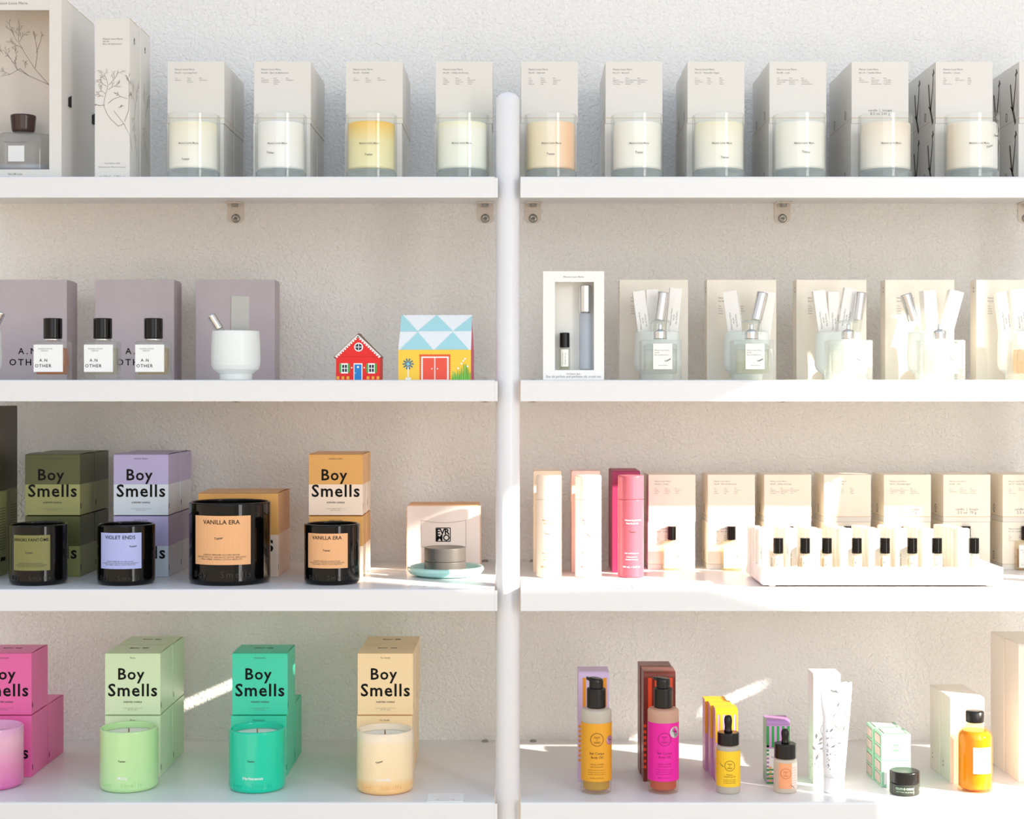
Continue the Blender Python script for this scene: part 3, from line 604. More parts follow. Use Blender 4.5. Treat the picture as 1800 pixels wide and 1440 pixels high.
# toy-house boxes
def C(name, c, r=0.5): return pbr(name, c, r)
def red_house():
    Yf = 2.352; k = Yf / F; x0, x1 = X(590.5, Yf), X(668, Yf); w = x1 - x0; t = thing('toy_house_box', 'small red cardboard house with white scalloped gable', 'box', ((x0 + x1) / 2, Yf, S(2)))
    red = C('red_card', (232, 34, 34)); he, hp, d = 0.0345, 0.0665, 0.052
    b = MB(); P = [(-w / 2, 0), (w / 2, 0), (w / 2, he), (0.001, hp), (-w / 2, he)]
    b.face([(u, 0, v) for u, v in P], red); b.face([(u, d, v) for u, v in P][::-1], red)
    for i in (0, 1, 4):
        a, c = P[i], P[(i + 1) % 5]; b.face([(a[0], 0, a[1]), (a[0], d, a[1]), (c[0], d, c[1]), (c[0], 0, c[1])], red if i else M_dark)
    b.build('house_body', t, bevel=0.0004)
    b = MB(); kraft = C('brown_roof_card', (120, 95, 70)); th = 0.0012
    for s_ in (-1, 1):
        th = 0.0022 if s_ < 0 else 0.0007; a = (s_ * (w / 2 + (0.0028 if s_ < 0 else 0.0012)), he - (0.0022 if s_ < 0 else 0.001)); c = (0.001, hp + 0.0004)
        b.loft([[(a[0], -0.001, a[1]), (c[0], -0.001, c[1]), (c[0], -0.001, c[1] + th), (a[0], -0.001, a[1] + th)], [(a[0], d + 0.001, a[1]), (c[0], d + 0.001, c[1]), (c[0], d + 0.001, c[1] + th), (a[0], d + 0.001, a[1] + th)]], kraft, smooth=False)
    b.build('roof', t)
    b = MB(); mp = front(); Wt = C('paint_white', (248, 248, 246)); gr = C('shutter_green', (60, 165, 70)); bl = C('door_blue', (30, 130, 205)); yl = C('flower_yellow', (240, 190, 60)); nv = C('pane_navy', (30, 40, 60))
    b2 = MB(); mpt = front(-0.0011, 0.0001)
    for s_ in (-1, 1):
        n = 11
        for i in range(n):
            f_ = i / n; g_ = (i + 1) / n; a = (s_ * (w / 2 + 0.001) * (1 - f_), he - 0.0005 + (hp - he) * f_); c = (s_ * (w / 2 + 0.001) * (1 - g_), he - 0.0005 + (hp - he) * g_)
            b2.stroke([a, c], 0.0016, 0.0016, Wt, mpt); b2.disc((a[0] + c[0]) / 2 - s_ * 0.001, (a[1] + c[1]) / 2 - 0.0014, 0.00155, Wt, mpt, 8)
    b2.build('scalloped_trim', t, label='white scalloped gable edging')
    b.disc(0.001, 0.0485, 0.0066, Wt, mp); b.disc(0.001, 0.0485, 0.0050, nv, front(0, .0004)); b.stroke([(-0.0045, 0.0485), (0.0065, 0.0485)], 0.0009, 0.0009, Wt, front(0, .0005)); b.stroke([(0.001, 0.043), (0.001, 0.054)], 0.0009, 0.0009, Wt, front(0, .0005))
    b.quad(-w / 2, w / 2, he - 0.0004, he, C('red_fold', (190, 25, 25)), mp)
    b.quad(-0.0065, 0.0065, 0, 0.0245, Wt, mp); b.quad(-0.0052, 0.0052, 0, 0.0228, bl, front(0, .0004)); b.disc(0, 0.019, 0.0016, Wt, front(0, .0005), 8); b.disc(-0.004, 0.010, 0.0006, Wt, front(0, .0005), 8)
    for c in (-0.0198, 0.0200):
        b.quad(c - 0.0053, c + 0.0053, 0.0095, 0.0245, Wt, mp); b.quad(c - 0.0078, c - 0.0048, 0.0108, 0.0238, gr, front(0, .0004)); b.quad(c + 0.0048, c + 0.0078, 0.0108, 0.0238, gr, front(0, .0004))
        for i in (-1, 1):
            for j in range(2): b.quad(c + i * 0.002 - 0.0015, c + i * 0.002 + 0.0015, 0.0118 + j * 0.0058, 0.0165 + j * 0.0058, nv, front(0, .0004))
    for c in (-0.0092, 0.0092): b.disc(c, 0.018, 0.0011, Wt, mp, 8)
    for k_ in range(9):
        c = -w / 2 + 0.003 + k_ * (w - 0.006) / 8
        if abs(c) > 0.0075: b.quad(c - 0.002, c + 0.002, 0.001, 0.0028, yl, mp); b.quad(c - 0.002, c + 0.002, 0.003, 0.0052, yl, mp)
    b.build('printed_artwork', t, label='printed blue door and green-shuttered windows')
red_house()
def yellow_house():
    Yf = 2.352; x0, x1 = X(700, Yf), X(828, Yf); w = x1 - x0; hw = 0.0445; ht = 0.0975; dt = 0.036; d = 0.062
    t = thing('toy_house_box', 'yellow cardboard house with blue and white triangle roof', 'box', ((x0 + x1) / 2, Yf, S(2)), R(-2.5))
    ye = C('yellow_card', (250, 208, 70)); pk = C('pink_card', (232, 100, 130)); rw = C('roof_white', (240, 244, 246)); rb = C('roof_blue', (172, 222, 228))
    b = MB(); b.box(-w / 2, w / 2, 0, d, 0, hw, ye); b.face([(w / 2 + .0002, 0, 0), (w / 2 + .0002, d, 0), (w / 2 + .0002, d, hw), (w / 2 + .0002, 0, hw)], pk)
    b.face([(w / 2, 0, hw), (w / 2, d, hw), (w / 2 - 0.001, dt, ht)], pk); b.face([(-w / 2, d, hw), (-w / 2, 0, hw), (-w / 2 + 0.001, dt, ht)], pk); b.build('house_body', t)
    b = MB(); sl = lambda u, v, g=0.0: (u * (1 - 0.012 * v), dt * v - 0.0003 - g, hw + (ht - hw) * v + g)
    b.face([sl(-w / 2, 0), sl(w / 2, 0), sl(w / 2, 1), sl(-w / 2, 1)], rw); b.face([(w / 2, d, hw), (-w / 2, d, hw), (-w / 2, dt, ht), (w / 2, dt, ht)], rw)
    b.build('roof', t)
    b = MB(); g = 0.0004
    T = lambda *p: b.face([sl(-w / 2 + a * w, c, g) for a, c in p], rb)
    T((0, 0.52), (0, 1), (0.02, 1), (0.25, 0.52)); T((0.25, 0.53), (0.5, 1.0), (0.74, 0.53)); T((0.74, 0.53), (1, 0.97), (1, 0.53)); T((0.02, 0.0), (0.25, 0.5), (0.48, 0.0)); T((0.5, 0.0), (0.74, 0.5), (0.97, 0.0))
    T((0.23, 0.52), (0.25, 0.5), (0.27, 0.52)); b.build('roof_triangles', t, label='pale blue triangles printed on the roof')
    b = MB(); mp = front(); m2 = front(0, .0004); co = C('barn_coral', (240, 88, 68)); og = C('trim_orange', (235, 95, 45)); Wt = C('paint_white', (248, 248, 246)); nv = C('petal_blue', (40, 110, 150)); gr = C('grass_green', (90, 180, 70)); g2 = C('grass_light', (170, 210, 90))
    cx = 0.0; b.quad(cx - 0.0215, cx + 0.0225, 0, 0.0365, og, mp); b.quad(cx - 0.0198, cx + 0.0208, 0, 0.0345, Wt, m2); b.quad(cx - 0.0175, cx - 0.0005, 0.0005, 0.0325, co, front(0, .0005)); b.quad(cx + 0.0010, cx + 0.0185, 0.0005, 0.0325, co, front(0, .0005))
    for i in range(16): b.disc(cx - 0.0215 + i * 0.0029, 0.0368, 0.0013, og, m2, 8)
    for i in range(12): b.disc(cx - 0.0218, 0.002 + i * 0.003, 0.0010, og, m2, 6); b.disc(cx + 0.0228, 0.002 + i * 0.003, 0.0010, og, m2, 6)
    b.disc(cx - 0.004, 0.0165, 0.001, Wt, front(0, .0006), 8); b.disc(cx + 0.0042, 0.0165, 0.001, Wt, front(0, .0006), 8)
    fx = -w / 2 + 0.0145; b.quad(fx - 0.0008, fx + 0.0008, 0.002, 0.022, Wt, m2); b.quad(fx - 0.004, fx + 0.004, 0.0, 0.0035, Wt, m2)
    for i in range(10):
        a = i * math.pi / 5; b.stroke([(fx + 0.0025 * math.cos(a), 0.0235 + 0.0025 * math.sin(a)), (fx + 0.0082 * math.cos(a), 0.0235 + 0.0082 * math.sin(a))], 0.0016, 0.0020, nv, m2)
    b.disc(fx, 0.0235, 0.0026, C('petal_centre', (130, 200, 215)), front(0, .0006), 12)
    rn = random.Random(2)
    for i in range(26):
        gx = w / 2 - 0.028 + i * 0.00105; hh = rn.uniform(0.006, 0.014) + 0.012 * math.exp(-((gx - (w / 2 - 0.010)) / 0.006) ** 2)
        b.stroke([(gx, 0.0), (gx + rn.uniform(-0.001, 0.001), hh)], 0.0016, 0.0005, gr if i % 3 else g2, front(0, .0003 + 0.00003 * i))
    for gx, gz in ((w / 2 - 0.009, 0.031), (w / 2 - 0.014, 0.024), (w / 2 - 0.019, 0.017), (w / 2 - 0.005, 0.020), (w / 2 - 0.0115, 0.028)): b.disc(gx, gz, 0.0015, Wt, front(0, .0013), 8)
    b.build('printed_artwork', t, label='printed coral barn doors, windmill flower and grass')
yellow_house()

# ---------------------------------------------------------------- second shelf, perfume side
Yk = 2.345; k0, k1 = X(954.5, Yk), X(1062, Yk); wk = k1 - k0; xk = (k0 + k1) / 2; uk = lambda px: X(px, Yk) - xk; vk = lambda py: Z(py, Yk) - ZC - SZ[2]
hk = vk(477)
M_kit = pbr('white_kit_card', (244, 243, 240), 0.5)
t = window_box('scent_kit_box', xk, Yk, S(2), wk, 0.046, hk, (uk(975.5), uk(1044), vk(651), vk(496)), 'white windowed box holding a roller vial and a blue spray', 'box', None, deep=0.026, backcol=(240, 238, 232), m=M_kit)
b = MB(); b.text(mk, 0.0, vk(488.5), 0.030, M_inkg, front()); b.text('Perfume duo', 0, vk(659), 0.020, M_inkg, front()); b.text('Eau de parfum and perfume oil, travel set', 0, vk(664), 0.080, M_inkg, front()); b.build('lettering', t)
Yv = Yk + 0.014
def small_roller(name, label, x, y, z, w, hb, hcap, liquid, group, cat='vial', txt=True, sq=False, te=None, lab_m=None, collar=True):
    t = thing(name, label, cat, (x, y, z), group=group)
    b = MB(); o = rrect(w, w, w * 0.16) if sq else circ(w / 2, 28)
    b.loft([(o, 0), (o, hb - 0.0012), ([(a * 0.8, c * 0.8) for a, c in o], hb)], M_clearv); b.build('glass_tube', t)
    b = MB(); o2 = [(a * 0.72, c * 0.72) for a, c in o]; b.loft([(o2, 0.002), (o2, hb * 0.82)], liquid); b.build('liquid', t)
    lw = w * 0.72
    b = MB(); mp = front(-w / 2, 0.0002) if sq else wrap(w / 2)
    b.quad(-lw / 2, lw / 2, hb * 0.14, hb * 0.92, lab_m or M_label, mp, 1 if sq else 8); b.build('label', t)
    if txt:
        b = MB(); mp2 = (front(-w / 2, 0.0004) if sq else wrap(w / 2, 0.0005)); mv = lambda u, v, q: mp2(-v, u, q)
        if te is not None: b.text('Tester', 0, hb * 0.62, w * 0.5, M_inkg, mp2, rot=te, bold=0.03)
        b.text(mk, hb * 0.5, lw * 0.22, hb * 0.55, M_inkg, mv); b.text('Perfume Oil 3 mL', hb * 0.5, -lw * 0.12, hb * 0.55, M_inkg, mv); b.build('lettering', t)
    b = MB(); r = w / 2 * 0.93; b.lathe([(r * .96, hb + 0.0004), (r, hb + 0.001), (r, hb + hcap - 0.0006), (r - 0.0006, hb + hcap)], M_black, 32); b.build('cap', t)
    return t
M_blue = clear('pale_blue_glass', (240, 245, 251), body=0.6, bodycol=(228, 234, 243))
small_roller('roller_vial', 'small black-capped roller vial inside the windowed white box', X(992.5, Yv), Yv, ZC + Z(651, Yv) - ZC + 0.0008, 0.0160, 0.0325, 0.0222, M_liqC, None, sq=False)
t = thing('spray_vial', 'tall pale blue spray vial with silver cap inside windowed box', 'vial', (X(1029, Yv), Yv, Z(650.5, Yv) + 0.0005))
b = MB(); rs = 0.0092; b.lathe([(rs - 0.001, 0), (rs, 0.001), (rs, 0.083), (rs * 0.8, 0.0835)], M_blue, 32); b.build('glass_tube', t)
b = MB(); b.lathe([(rs * 0.72, 0.0836), (rs * 0.72, 0.085)], M_steel, 24); b.build('collar', t)
b = MB(); b.lathe([(rs, 0.0850), (rs + 0.0003, 0.0855), (rs + 0.0003, 0.124), (rs - 0.0005, 0.1245)], M_silver, 36); b.build('cap', t)

M_creamS = pbr('cream_card_satin', (243, 236, 224), 0.5)
YK = 2.485
for k, (px0, px1, lb) in enumerate(((1089, 1209.5, 'cream gift box behind the perfume bottle nearest the windowed box'), (1242.5, 1364.5, 'cream gift box behind the second perfume bottle after the windowed box'),
                                    (1400, 1523, 'cream gift box behind the third perfume bottle after the windowed box'), (1556, 1677.5, 'cream gift box behind the fourth bottle, vial leaning opposite way'), (1716, 1838, 'cream gift box cut off by photo edge, behind two cartons in cup'))):
    w = (px1 - px0) * YK / F; h = 0.1575
    t = thing('cream_gift_box', lb, 'box', ((X(px0, YK) + X(px1, YK)) / 2, YK, S(2)), group='cream gift boxes behind the perfume bottles')
    b = MB(); b.bands(w, 0.033, [(0, h, M_creamS)]); b.build('carton', t, bevel=0.0005)
    b = MB(); mp = front(); u0 = -w / 2 + 0.018
    for r, s_ in enumerate((mk, 'No.04')): b.text(s_, u0, h - 0.0295 - r * 0.005, 0, M_inkg, mp, 'L', height=0.0024)
    for c in range(2):
        for r in range(4): b.text(('Top', 'Heart')[c] if r == 0 else ('Santal', 'Cedre', 'Ambre', 'Musc', 'Vetiver', 'Iris')[c * 3 + r - 1], u0 + c * 0.034, h - 0.042 - r * 0.0038, 0, M_inkg, mp, 'L', height=0.0018)
    ml = leftside(w); b.disc(-0.013, h - 0.012, 0.0016, M_ink, ml, 8); b.disc(-0.013, h - 0.018, 0.0016, M_ink, ml, 8)
    b.build('lettering', t)
M_cupg = pbr('mint_glaze', (236, 241, 236), 0.3)
YU = 2.425
cups = [(1114.5, 1196), (1272, 1353.5), (1432, 1513.5), (1595, 1676.5), (1754.5, 1836)]
where = ['nearest the windowed box', 'second from the windowed box', 'third from the windowed box', 'fourth from the windowed box', 'at the photo edge']
for (a, c), s_ in zip(cups, where): cup(a, c, YU, f'mint-white cup of tester cartons, {s_}', m=M_cupg)
tx = ('Maison Louis Marie', 'No.04', 'Eau de Parfum'); M_w2 = pbr('white_slim_card', (246, 243, 238), 0.5)
carton_in_cup(1122, 512, YU, 0.0185, 0.014, 0.120, M_w2, -0.13, 'white slim carton leaning outward in the first perfume-side cup', 0.004, tx)
carton_in_cup(1146, 509, YU, 0.0185, 0.013, 0.120, M_w2, -0.03, 'white slim carton with orange edge, middle of the first cup', 0.010)
carton_in_cup(1188, 507, YU, 0.0185, 0.014, 0.118, M_w2, 0.10, 'white slim carton behind the silver vial in first cup', 0.004, tx)
carton_in_cup(1284, 512, YU, 0.0215, 0.016, 0.120, M_w2, -0.13, 'white slim carton leaning outward in the second cup', 0.002, tx, rz=-0.3)
carton_in_cup(1352, 514, YU, 0.0185, 0.014, 0.116, M_w2, 0.13, 'white slim carton behind the silver vial in second cup', 0.006)
carton_in_cup(1438, 511, YU, 0.0185, 0.014, 0.120, M_w2, -0.14, 'white slim carton leaning outward in the third cup', 0.0, tx)
carton_in_cup(1464, 513, YU, 0.0175, 0.013, 0.120, M_w2, -0.04, 'upright white slim carton in the middle of third cup', 0.012, tx)
carton_in_cup(1494, 507, YU, 0.0185, 0.014, 0.120, M_w2, 0.16, 'white slim carton beside the silver vial in third cup', 0.004, tx)
carton_in_cup(1630, 511, YU, 0.0205, 0.016, 0.120, M_w2, -0.07, 'white slim carton in the middle of the fourth cup', 0.006, None, rz=0.2)
carton_in_cup(1680, 512, YU, 0.0215, 0.015, 0.120, M_w2, 0.26, 'white slim carton leaning far out of the fourth cup', 0.004)
carton_in_cup(1760, 514, YU, 0.0205, 0.014, 0.116, M_w2, -0.12, 'white slim carton in the photo-edge cup, nearer the vials', 0.004, tx)
carton_in_cup(1786, 509, YU, 0.0215, 0.014, 0.120, M_w2, -0.13, 'white slim carton in the photo-edge cup, at the frame border', -0.008, tx)
vial(1166.5, 514, YU, 0.0088, 0.14, 'silver-capped spray vial leaning in the first cup', yo=-0.016)
vial(1341, 514.5, YU, 0.0088, 0.24, 'silver-capped spray vial leaning in the second cup', yo=-0.014)
vial(1514, 514, YU, 0.0080, 0.12, 'slender silver-capped spray vial in the third cup', yo=-0.012)
vial(1592, 517, YU, 0.0088, -0.30, 'silver-capped spray vial leaning away from the fourth cup', yo=-0.010)

M_pliq = [clear('scent_clear', (253, 253, 250), body=0.08), clear('scent_straw', (252, 250, 238), body=0.12, bodycol=(246, 243, 226)), clear('scent_clear', (248, 249, 244)), clear('scent_clear', (248, 249, 244)), clear('scent_amber', (246, 216, 140), body=0.3, bodycol=(246, 214, 140))]
def cube_bottle(px0, px1, liquid, label, te):
    Yf = 2.335; w = (px1 - px0) * Yf / F; d = 0.048; h = 0.0588
    t = thing('square_perfume_bottle', label, 'bottle', (X((px0 + px1) / 2, Yf), Yf + d / 2, S(2)), group='square clear perfume bottles')
    b = MB(); o = rrect(w, d, 0.003)
    b.loft([(rrect(w - 0.002, d - 0.002, 0.003), 0), (o, 0.001), (o, h - 0.0014), (rrect(w - 0.002, d - 0.002, 0.003), h - 0.0002), (rrect(0.022, 0.022, 0.0108), h), (rrect(0.020, 0.020, 0.0098), h + 0.002)], M_glass2)
    b.loft([(rrect(w - 0.016, d - 0.014, 0.006), 0.0090), (rrect(w - 0.012, d - 0.012, 0.005), 0.0115), (rrect(w - 0.011, d - 0.011, 0.005), h - 0.009), (rrect(w - 0.016, d - 0.016, 0.006), h - 0.0055)], M_edge, cap0=False, cap1=False)
    b.build('glass_body', t)
    b = MB(); b.loft([(rrect(w - 0.017, d - 0.015, 0.006), 0.0095), (rrect(w - 0.013, d - 0.013, 0.005), 0.012), (rrect(w - 0.012, d - 0.012, 0.005), h - 0.014)], liquid); b.build('liquid', t)
    b = MB(); b.box(-0.0125, 0.0155, -d / 2 - 0.0003, -d / 2 - 0.0001, 0.0155, 0.0530, M_label); b.build('label', t)
    b = MB(); mp = front(-d / 2 - 0.0003)
    for r, s_ in enumerate((mk, 'No.04', 'Bois de Balincourt')): b.text(s_, -0.0105, 0.0425 - r * 0.0034, 0, M_inkg, mp, 'L', height=0.0019)
    b.text('Eau de Parfum', 0.002, 0.0205, 0.013, M_inkg, mp); b.text('Tester', te[0], te[1], 0.010, M_inkg, mp, rot=te[2], bold=0.05); b.build('lettering', t)
    b = MB(); b.lathe([(0.0095, h + 0.002), (0.0098, h + 0.0025), (0.0098, h + 0.0125), (0.008, h + 0.0145), (0.0035, h + 0.016), (0.0030, h + 0.0235), (0.001, h + 0.0238)], M_silver, 36); b.build('spray_pump', t, label='silver spray pump')
    b = MB(); b.lathe([(0.0142, h + 0.008), (0.0142, h + 0.0278), (0.0132, h + 0.0292), (0.001, h + 0.0292)], M_clear, 40, cap0=False); b.lathe([(0.0142, h + 0.0255), (0.0135, h + 0.028), (0.0120, h + 0.0292)], M_edge, 40, cap0=False, cap1=False); b.build('clear_cap', t, label='clear dome cap over the pump')
M_edge = clear('glass_edge', (246, 249, 247), body=0.25, bodycol=(242, 244, 241))
M_glass2 = clear('perfume_cube_glass', (253, 254, 253), ior=1.5, body=0.12, bodycol=(246, 247, 244))
qb = [(1128, 1198.5, 'nearest the windowed box', (0.0095, 0.028, 0.5)), (1290, 1361, 'second from the windowed box', (0.0095, 0.028, 0.45)), (1460, 1534.5, 'third from the windowed box', (0.0095, 0.029, -0.5)), (1622, 1697.5, 'fourth from the windowed box', (0.010, 0.030, -0.6)), (1787, 1862, 'with amber liquid at the photo edge', (0.0095, 0.028, 0.4))]
for k, (a, c, s_, te) in enumerate(qb): cube_bottle(a, c, M_pliq[k], f'square clear glass perfume bottle with silver pump, {s_}', te)

# ---------------------------------------------------------------- Boy Smells cartons and jar candles
def gloss(name, c, r=0.33): return pbr(name, c, r)
def scent_carton(x, y, k, lev, w, d, h, top, bot, label, group, lines=True, scent='', dx=0.0, rz=0.0, split=0.5, lidmark=False, ink=None, tiny='SCENTED CANDLE', small2='SCENTED CANDLE', textm=True, h0=None):
    t = thing('candle_carton', label, 'box', (x + dx, y, S(k) + (h if h0 is None else h0) * lev + 0.0004 * lev), rz, group)
    ink = ink or M_ink
    b = MB(); b.bands(w, d, [(0, h * (1 - split), bot), (h * (1 - split), h - 0.0012, top)]); b.build('carton', t, bevel=0.0005)
    b = MB(); n = 7; hw = w / 2 - 0.0006   # tucked lid, faintly bowed
    for i in range(n):
        f0, f1 = i / n, (i + 1) / n; zz = lambda f: h - 0.0010 + 0.0012 * math.sin(math.pi * min(1, f * 1.0)) ** 0.5 if 0 < f < 1 else h - 0.0010
        b.face([(-hw, d * f0, zz(f0)), (hw, d * f0, zz(f0)), (hw, d * f1, zz(f1)), (-hw, d * f1, zz(f1))], top, True)
    b.build('lid', t)
    b = MB(); mp = front()
    if textm:
        b.text('Boy', -0.002 * w / 0.084, 0.570 * h, 0.475 * w, ink, mp, spacing=1.12, bold=0.018); b.text('Smells', 0.0, 0.302 * h, 0.885 * w, ink, mp, spacing=1.12, bold=0.018)
        b.text(scent, 0, 0.905 * h, 0, M_inkd, mp, height=0.0025 * w / 0.084)
        if small2: b.text(small2, 0, 0.195 * h, 0.028 * w / 0.084, M_inkd, mp, bold=0.03)
        b.text('COCONUT & BEESWAX   NET WT. 8.5 OZ', 0, 0.100 * h, 0.030, M_inkg, mp); b.text('NET WT. 240 G', 0, 0.072 * h, 0.015, M_inkg, mp)
    if lidmark: b.text('BOY  SM', 0, d * 0.48, 0.028, M_inkd, topside(h, 0.0006), bold=0.06)
    mr_ = rightside(w); b.quad(0.003, 0.006, 0.010, 0.018, M_ink, mr_)
    b.build('lettering', t)
    return t
M_inkd = pbr('ink_dark_grey', (70, 66, 60), 0.6)
D = 0.0845; HB = 0.0938; WB = 0.0838
ol_t, ol_b = gloss('olive_dark', (82, 86, 50)), gloss('olive_light', (150, 152, 98))
vi_t, vi_b = gloss('violet_card', (182, 174, 216)), gloss('ice_blue_card', (212, 222, 234))
or_t, or_b = gloss('orange_card', (226, 168, 92)), gloss('cream_peach_card', (246, 222, 200))
Y3 = Yb(3, 1014.5)
def carton_stack(px_l, y, k, w, d, h, top, bot, place, group, scent, cols, dxs=(0, 0), levs=(0, 1), rear_levs=(0, 1), yaw=0.0, mark=False, textmat=None):
    x = X(px_l, y) + w / 2
    for row in range(cols):
        for lev in (levs if row == 0 else rear_levs):
            lb = f'{place}, {("lower", "upper")[lev]} {("front", "rear")[row]} box of stack' if cols > 1 else f'{place}, {("lower", "upper")[lev]} box'
            scent_carton(x + row * 0.0006, y + row * (d + 0.0015), k, lev, w, d, h, top, bot, lb, group, scent=scent, dx=dxs[lev], lidmark=mark and lev == max(levs if row == 0 else rear_levs), textm=row == 0, rz=yaw * (lev - 0.5))
# tall dark olive boxes at the edge
oldk = gloss('olive_brown_card', (62, 56, 38))
for k in range(2):
    y = (2.386, 2.4735)[k]; xr_ = (-0.7820, -0.7930)[k]
    t = thing('tall_olive_box', ('tall dark olive box at photo edge, standing in front', 'tall dark olive box at photo edge, standing behind')[k], 'box', (xr_ - 0.06, y, S(3)), group='tall dark olive boxes')
    b = MB(); b.bands(0.12, 0.0865, [(0, 0.130, ol_b), (0.130, 0.2605, oldk)]); b.build('carton', t, bevel=0.0008)
    b = MB(); mr_ = rightside(0.12)
    for r in range(16): b.quad(0.050, 0.080, 0.040 + r * 0.0042, 0.0408 + r * 0.0042, M_inkd, mr_)
    b.quad(0.055, 0.078, 0.022, 0.028, M_ink, mr_); b.build('lettering', t)
carton_stack(44, Y3, 3, WB, D, HB, ol_t, ol_b, 'olive green candle box', 'olive candle boxes', 'HINOKI FANTÔME', 2)
carton_stack(199.5, Y3, 3, WB, D, HB, vi_t, vi_b, 'violet and pale blue candle box', 'violet candle boxes', 'VIOLET ENDS', 2)
carton_stack(542.5, Y3, 3, WB - 0.0012, 0.062, HB, or_t, or_b, 'orange and cream small candle box', 'orange candle boxes', 'VANILLA ERA', 2)
scent_carton((X(348, Y3) + X(489, Y3)) / 2, Y3, 3, 0, 0.1218, 0.128, 0.1285, or_t, or_b, 'large orange and cream candle box behind the largest black jar', 'orange candle boxes', scent='VANILLA ERA')

M_emb = pbr('emboss_highlight_grey', (46, 43, 41), 0.14)  # same black glass painted lighter, in place of highlights on the raised letters
M_bl_i = pbr('black_inner', (8, 8, 8), 0.15)
def jar_candle(px0, px1, k, pyb, h, outer, label, lab=None, text=None, te=None, waxm=None, wick=True, fill=0.02, group='', emboss=None, name_txt=None, ink=None, inner=None, seg=64, embw=1.5):
    Yf = Yb(k, pyb); r0 = (px1 - px0) / 2; r = r0 * Yf / F / (1 - r0 / F * 0.98); Yc = Yf + r; x = X((px0 + px1) / 2, Yc)
    t = thing('jar_candle', label, 'candle', (x, Yc, S(k)), group=group)
    b = MB(); th = 0.0034; ib = h - fill - 0.006
    b.lathe([(r - 0.008, 0.0), (r - 0.003, 0.0006), (r - 0.0008, 0.003), (r, 0.006), (r, h - 0.0015), (r - 0.001, h - 0.0002), (r - th + 0.0008, h), (r - th, h - 0.0012), (r - th, ib), (0.001, ib)], [outer] * 6 + [inner or outer] * 4, seg); b.build('jar', t)
    b = MB(); wz = h - fill; b.lathe([(r - th - 0.0003, ib + 0.0005), (r - th - 0.0003, wz), (r - th - 0.004, wz - 0.0012), (0.001, wz - 0.0018)], waxm or M_wax, 48); b.build('wax', t)
    if wick: b = MB(); b.lathe([(0.0011, wz - 0.002), (0.0009, wz + 0.007)], M_wick, 8); b.build('wick', t)
    mp = wrap(r)
    if lab:
        lx0, lx1, ly0, ly1, lm = lab; 
        def ang(px):
            a0, a1 = -1.45, 1.45
            for _ in range(40):
                am = (a0 + a1) / 2
                if CX + F * (x + r * math.sin(am)) / (Yc - r * math.cos(am)) < px: a0 = am
                else: a1 = am
            return r * a0
        u0, u1 = ang(lx0), ang(lx1); zf = lambda py: Z(py, Yf + 0.006) - ZC - SZ[k]
        b = MB(); b.quad(u0, u1, zf(ly1), zf(ly0), lm, mp, 14); b.build('label', t)
        b = MB(); m3 = wrap(r, 0.0006); uc = (u0 + u1) / 2; wl_ = u1 - u0; H_ = zf(ly0) - zf(ly1)
        b.text(text, uc, zf(ly0) - H_ * 0.17, wl_ * (0.62 if H_ > 0.06 else 0.93 if text.startswith('H') else 0.70), ink or M_ink, m3, spacing=1.02, bold=0.006)
        for r_, s_ in enumerate(('SCENTED PERFUME ACCORD NOTES', 'INFUSED WITH LILY AND BLACK ORCHID, BERGAMOT', 'WILD AMBER, VANILLA, COCOA ABSOLUTE')): b.text(s_, uc, zf(ly1) + H_ * (0.19 - r_ * 0.045), wl_ * (0.62, 0.84, 0.70)[r_], M_inkd, m3)
        if te: tester(b, ang(te[0]), zf(te[1]), m3, te[2], 0.011 if h < 0.1 else 0.013, M_inkd)
        b.build('lettering', t)
    else:
        b = MB(); zf = lambda py: Z(py, Yf + 0.003) - ZC - SZ[k]
        if te: tester(b, X(te[0], Yf) - x, zf(te[1]), wrap(r, 0.0004), te[2], 0.011, M_inkd)
        if name_txt: b.text(name_txt[0], X(name_txt[1], Yf) - x, zf(name_txt[2]), name_txt[3], M_inkw, wrap(r, 0.0004), bold=0.015)
        b.build('lettering', t)
    b = MB(); b.text('Boy   Smells', r * (-0.06), 0.0085 * (r / 0.042), r * embw, M_emb if outer is M_black else outer, wrap(r, 0.0), spacing=1.35, bold=0.0, extrude=0.10); b.build('embossed_lettering', t)
    return t
M_olab = pbr('olive_label', (128, 126, 72), 0.5); M_vlab = pbr('periwinkle_label', (176, 184, 232), 0.5); M_plab = pbr('peach_label', (238, 180, 128), 0.5)
gb = 'black jar candles'
jar_candle(18, 117.5, 3, 1031, 0.0878, M_black, 'black glass jar candle with olive label', (24.5, 88, 941, 1003, M_olab), 'HINOKI FANTÔME', (51, 973, 0.05), fill=0.03, group=gb, inner=M_bl_i, waxm=M_wax)
jar_candle(172, 272, 3, 1031, 0.0878, M_black, 'black glass jar candle with periwinkle label', (178, 248.5, 937, 1000, M_vlab), 'VIOLET ENDS', (234, 962, 0.1), fill=0.03, group=gb, inner=M_bl_i)
jar_candle(333.5, 475, 3, 1031, 0.1195, M_black, 'largest black glass jar candle, peach-coloured label', (344, 440.5, 907, 993, M_plab), 'VANILLA ERA', (384.5, 948, 0.12), fill=0.035, group=gb, inner=M_bl_i)
jar_candle(535, 632.5, 3, 1030, 0.0878, M_black, 'small black glass jar candle, peach-coloured label', (542, 611, 938, 999, M_plab), 'VANILLA ERA', (574, 969, 0.0), fill=0.03, group=gb, inner=M_bl_i)

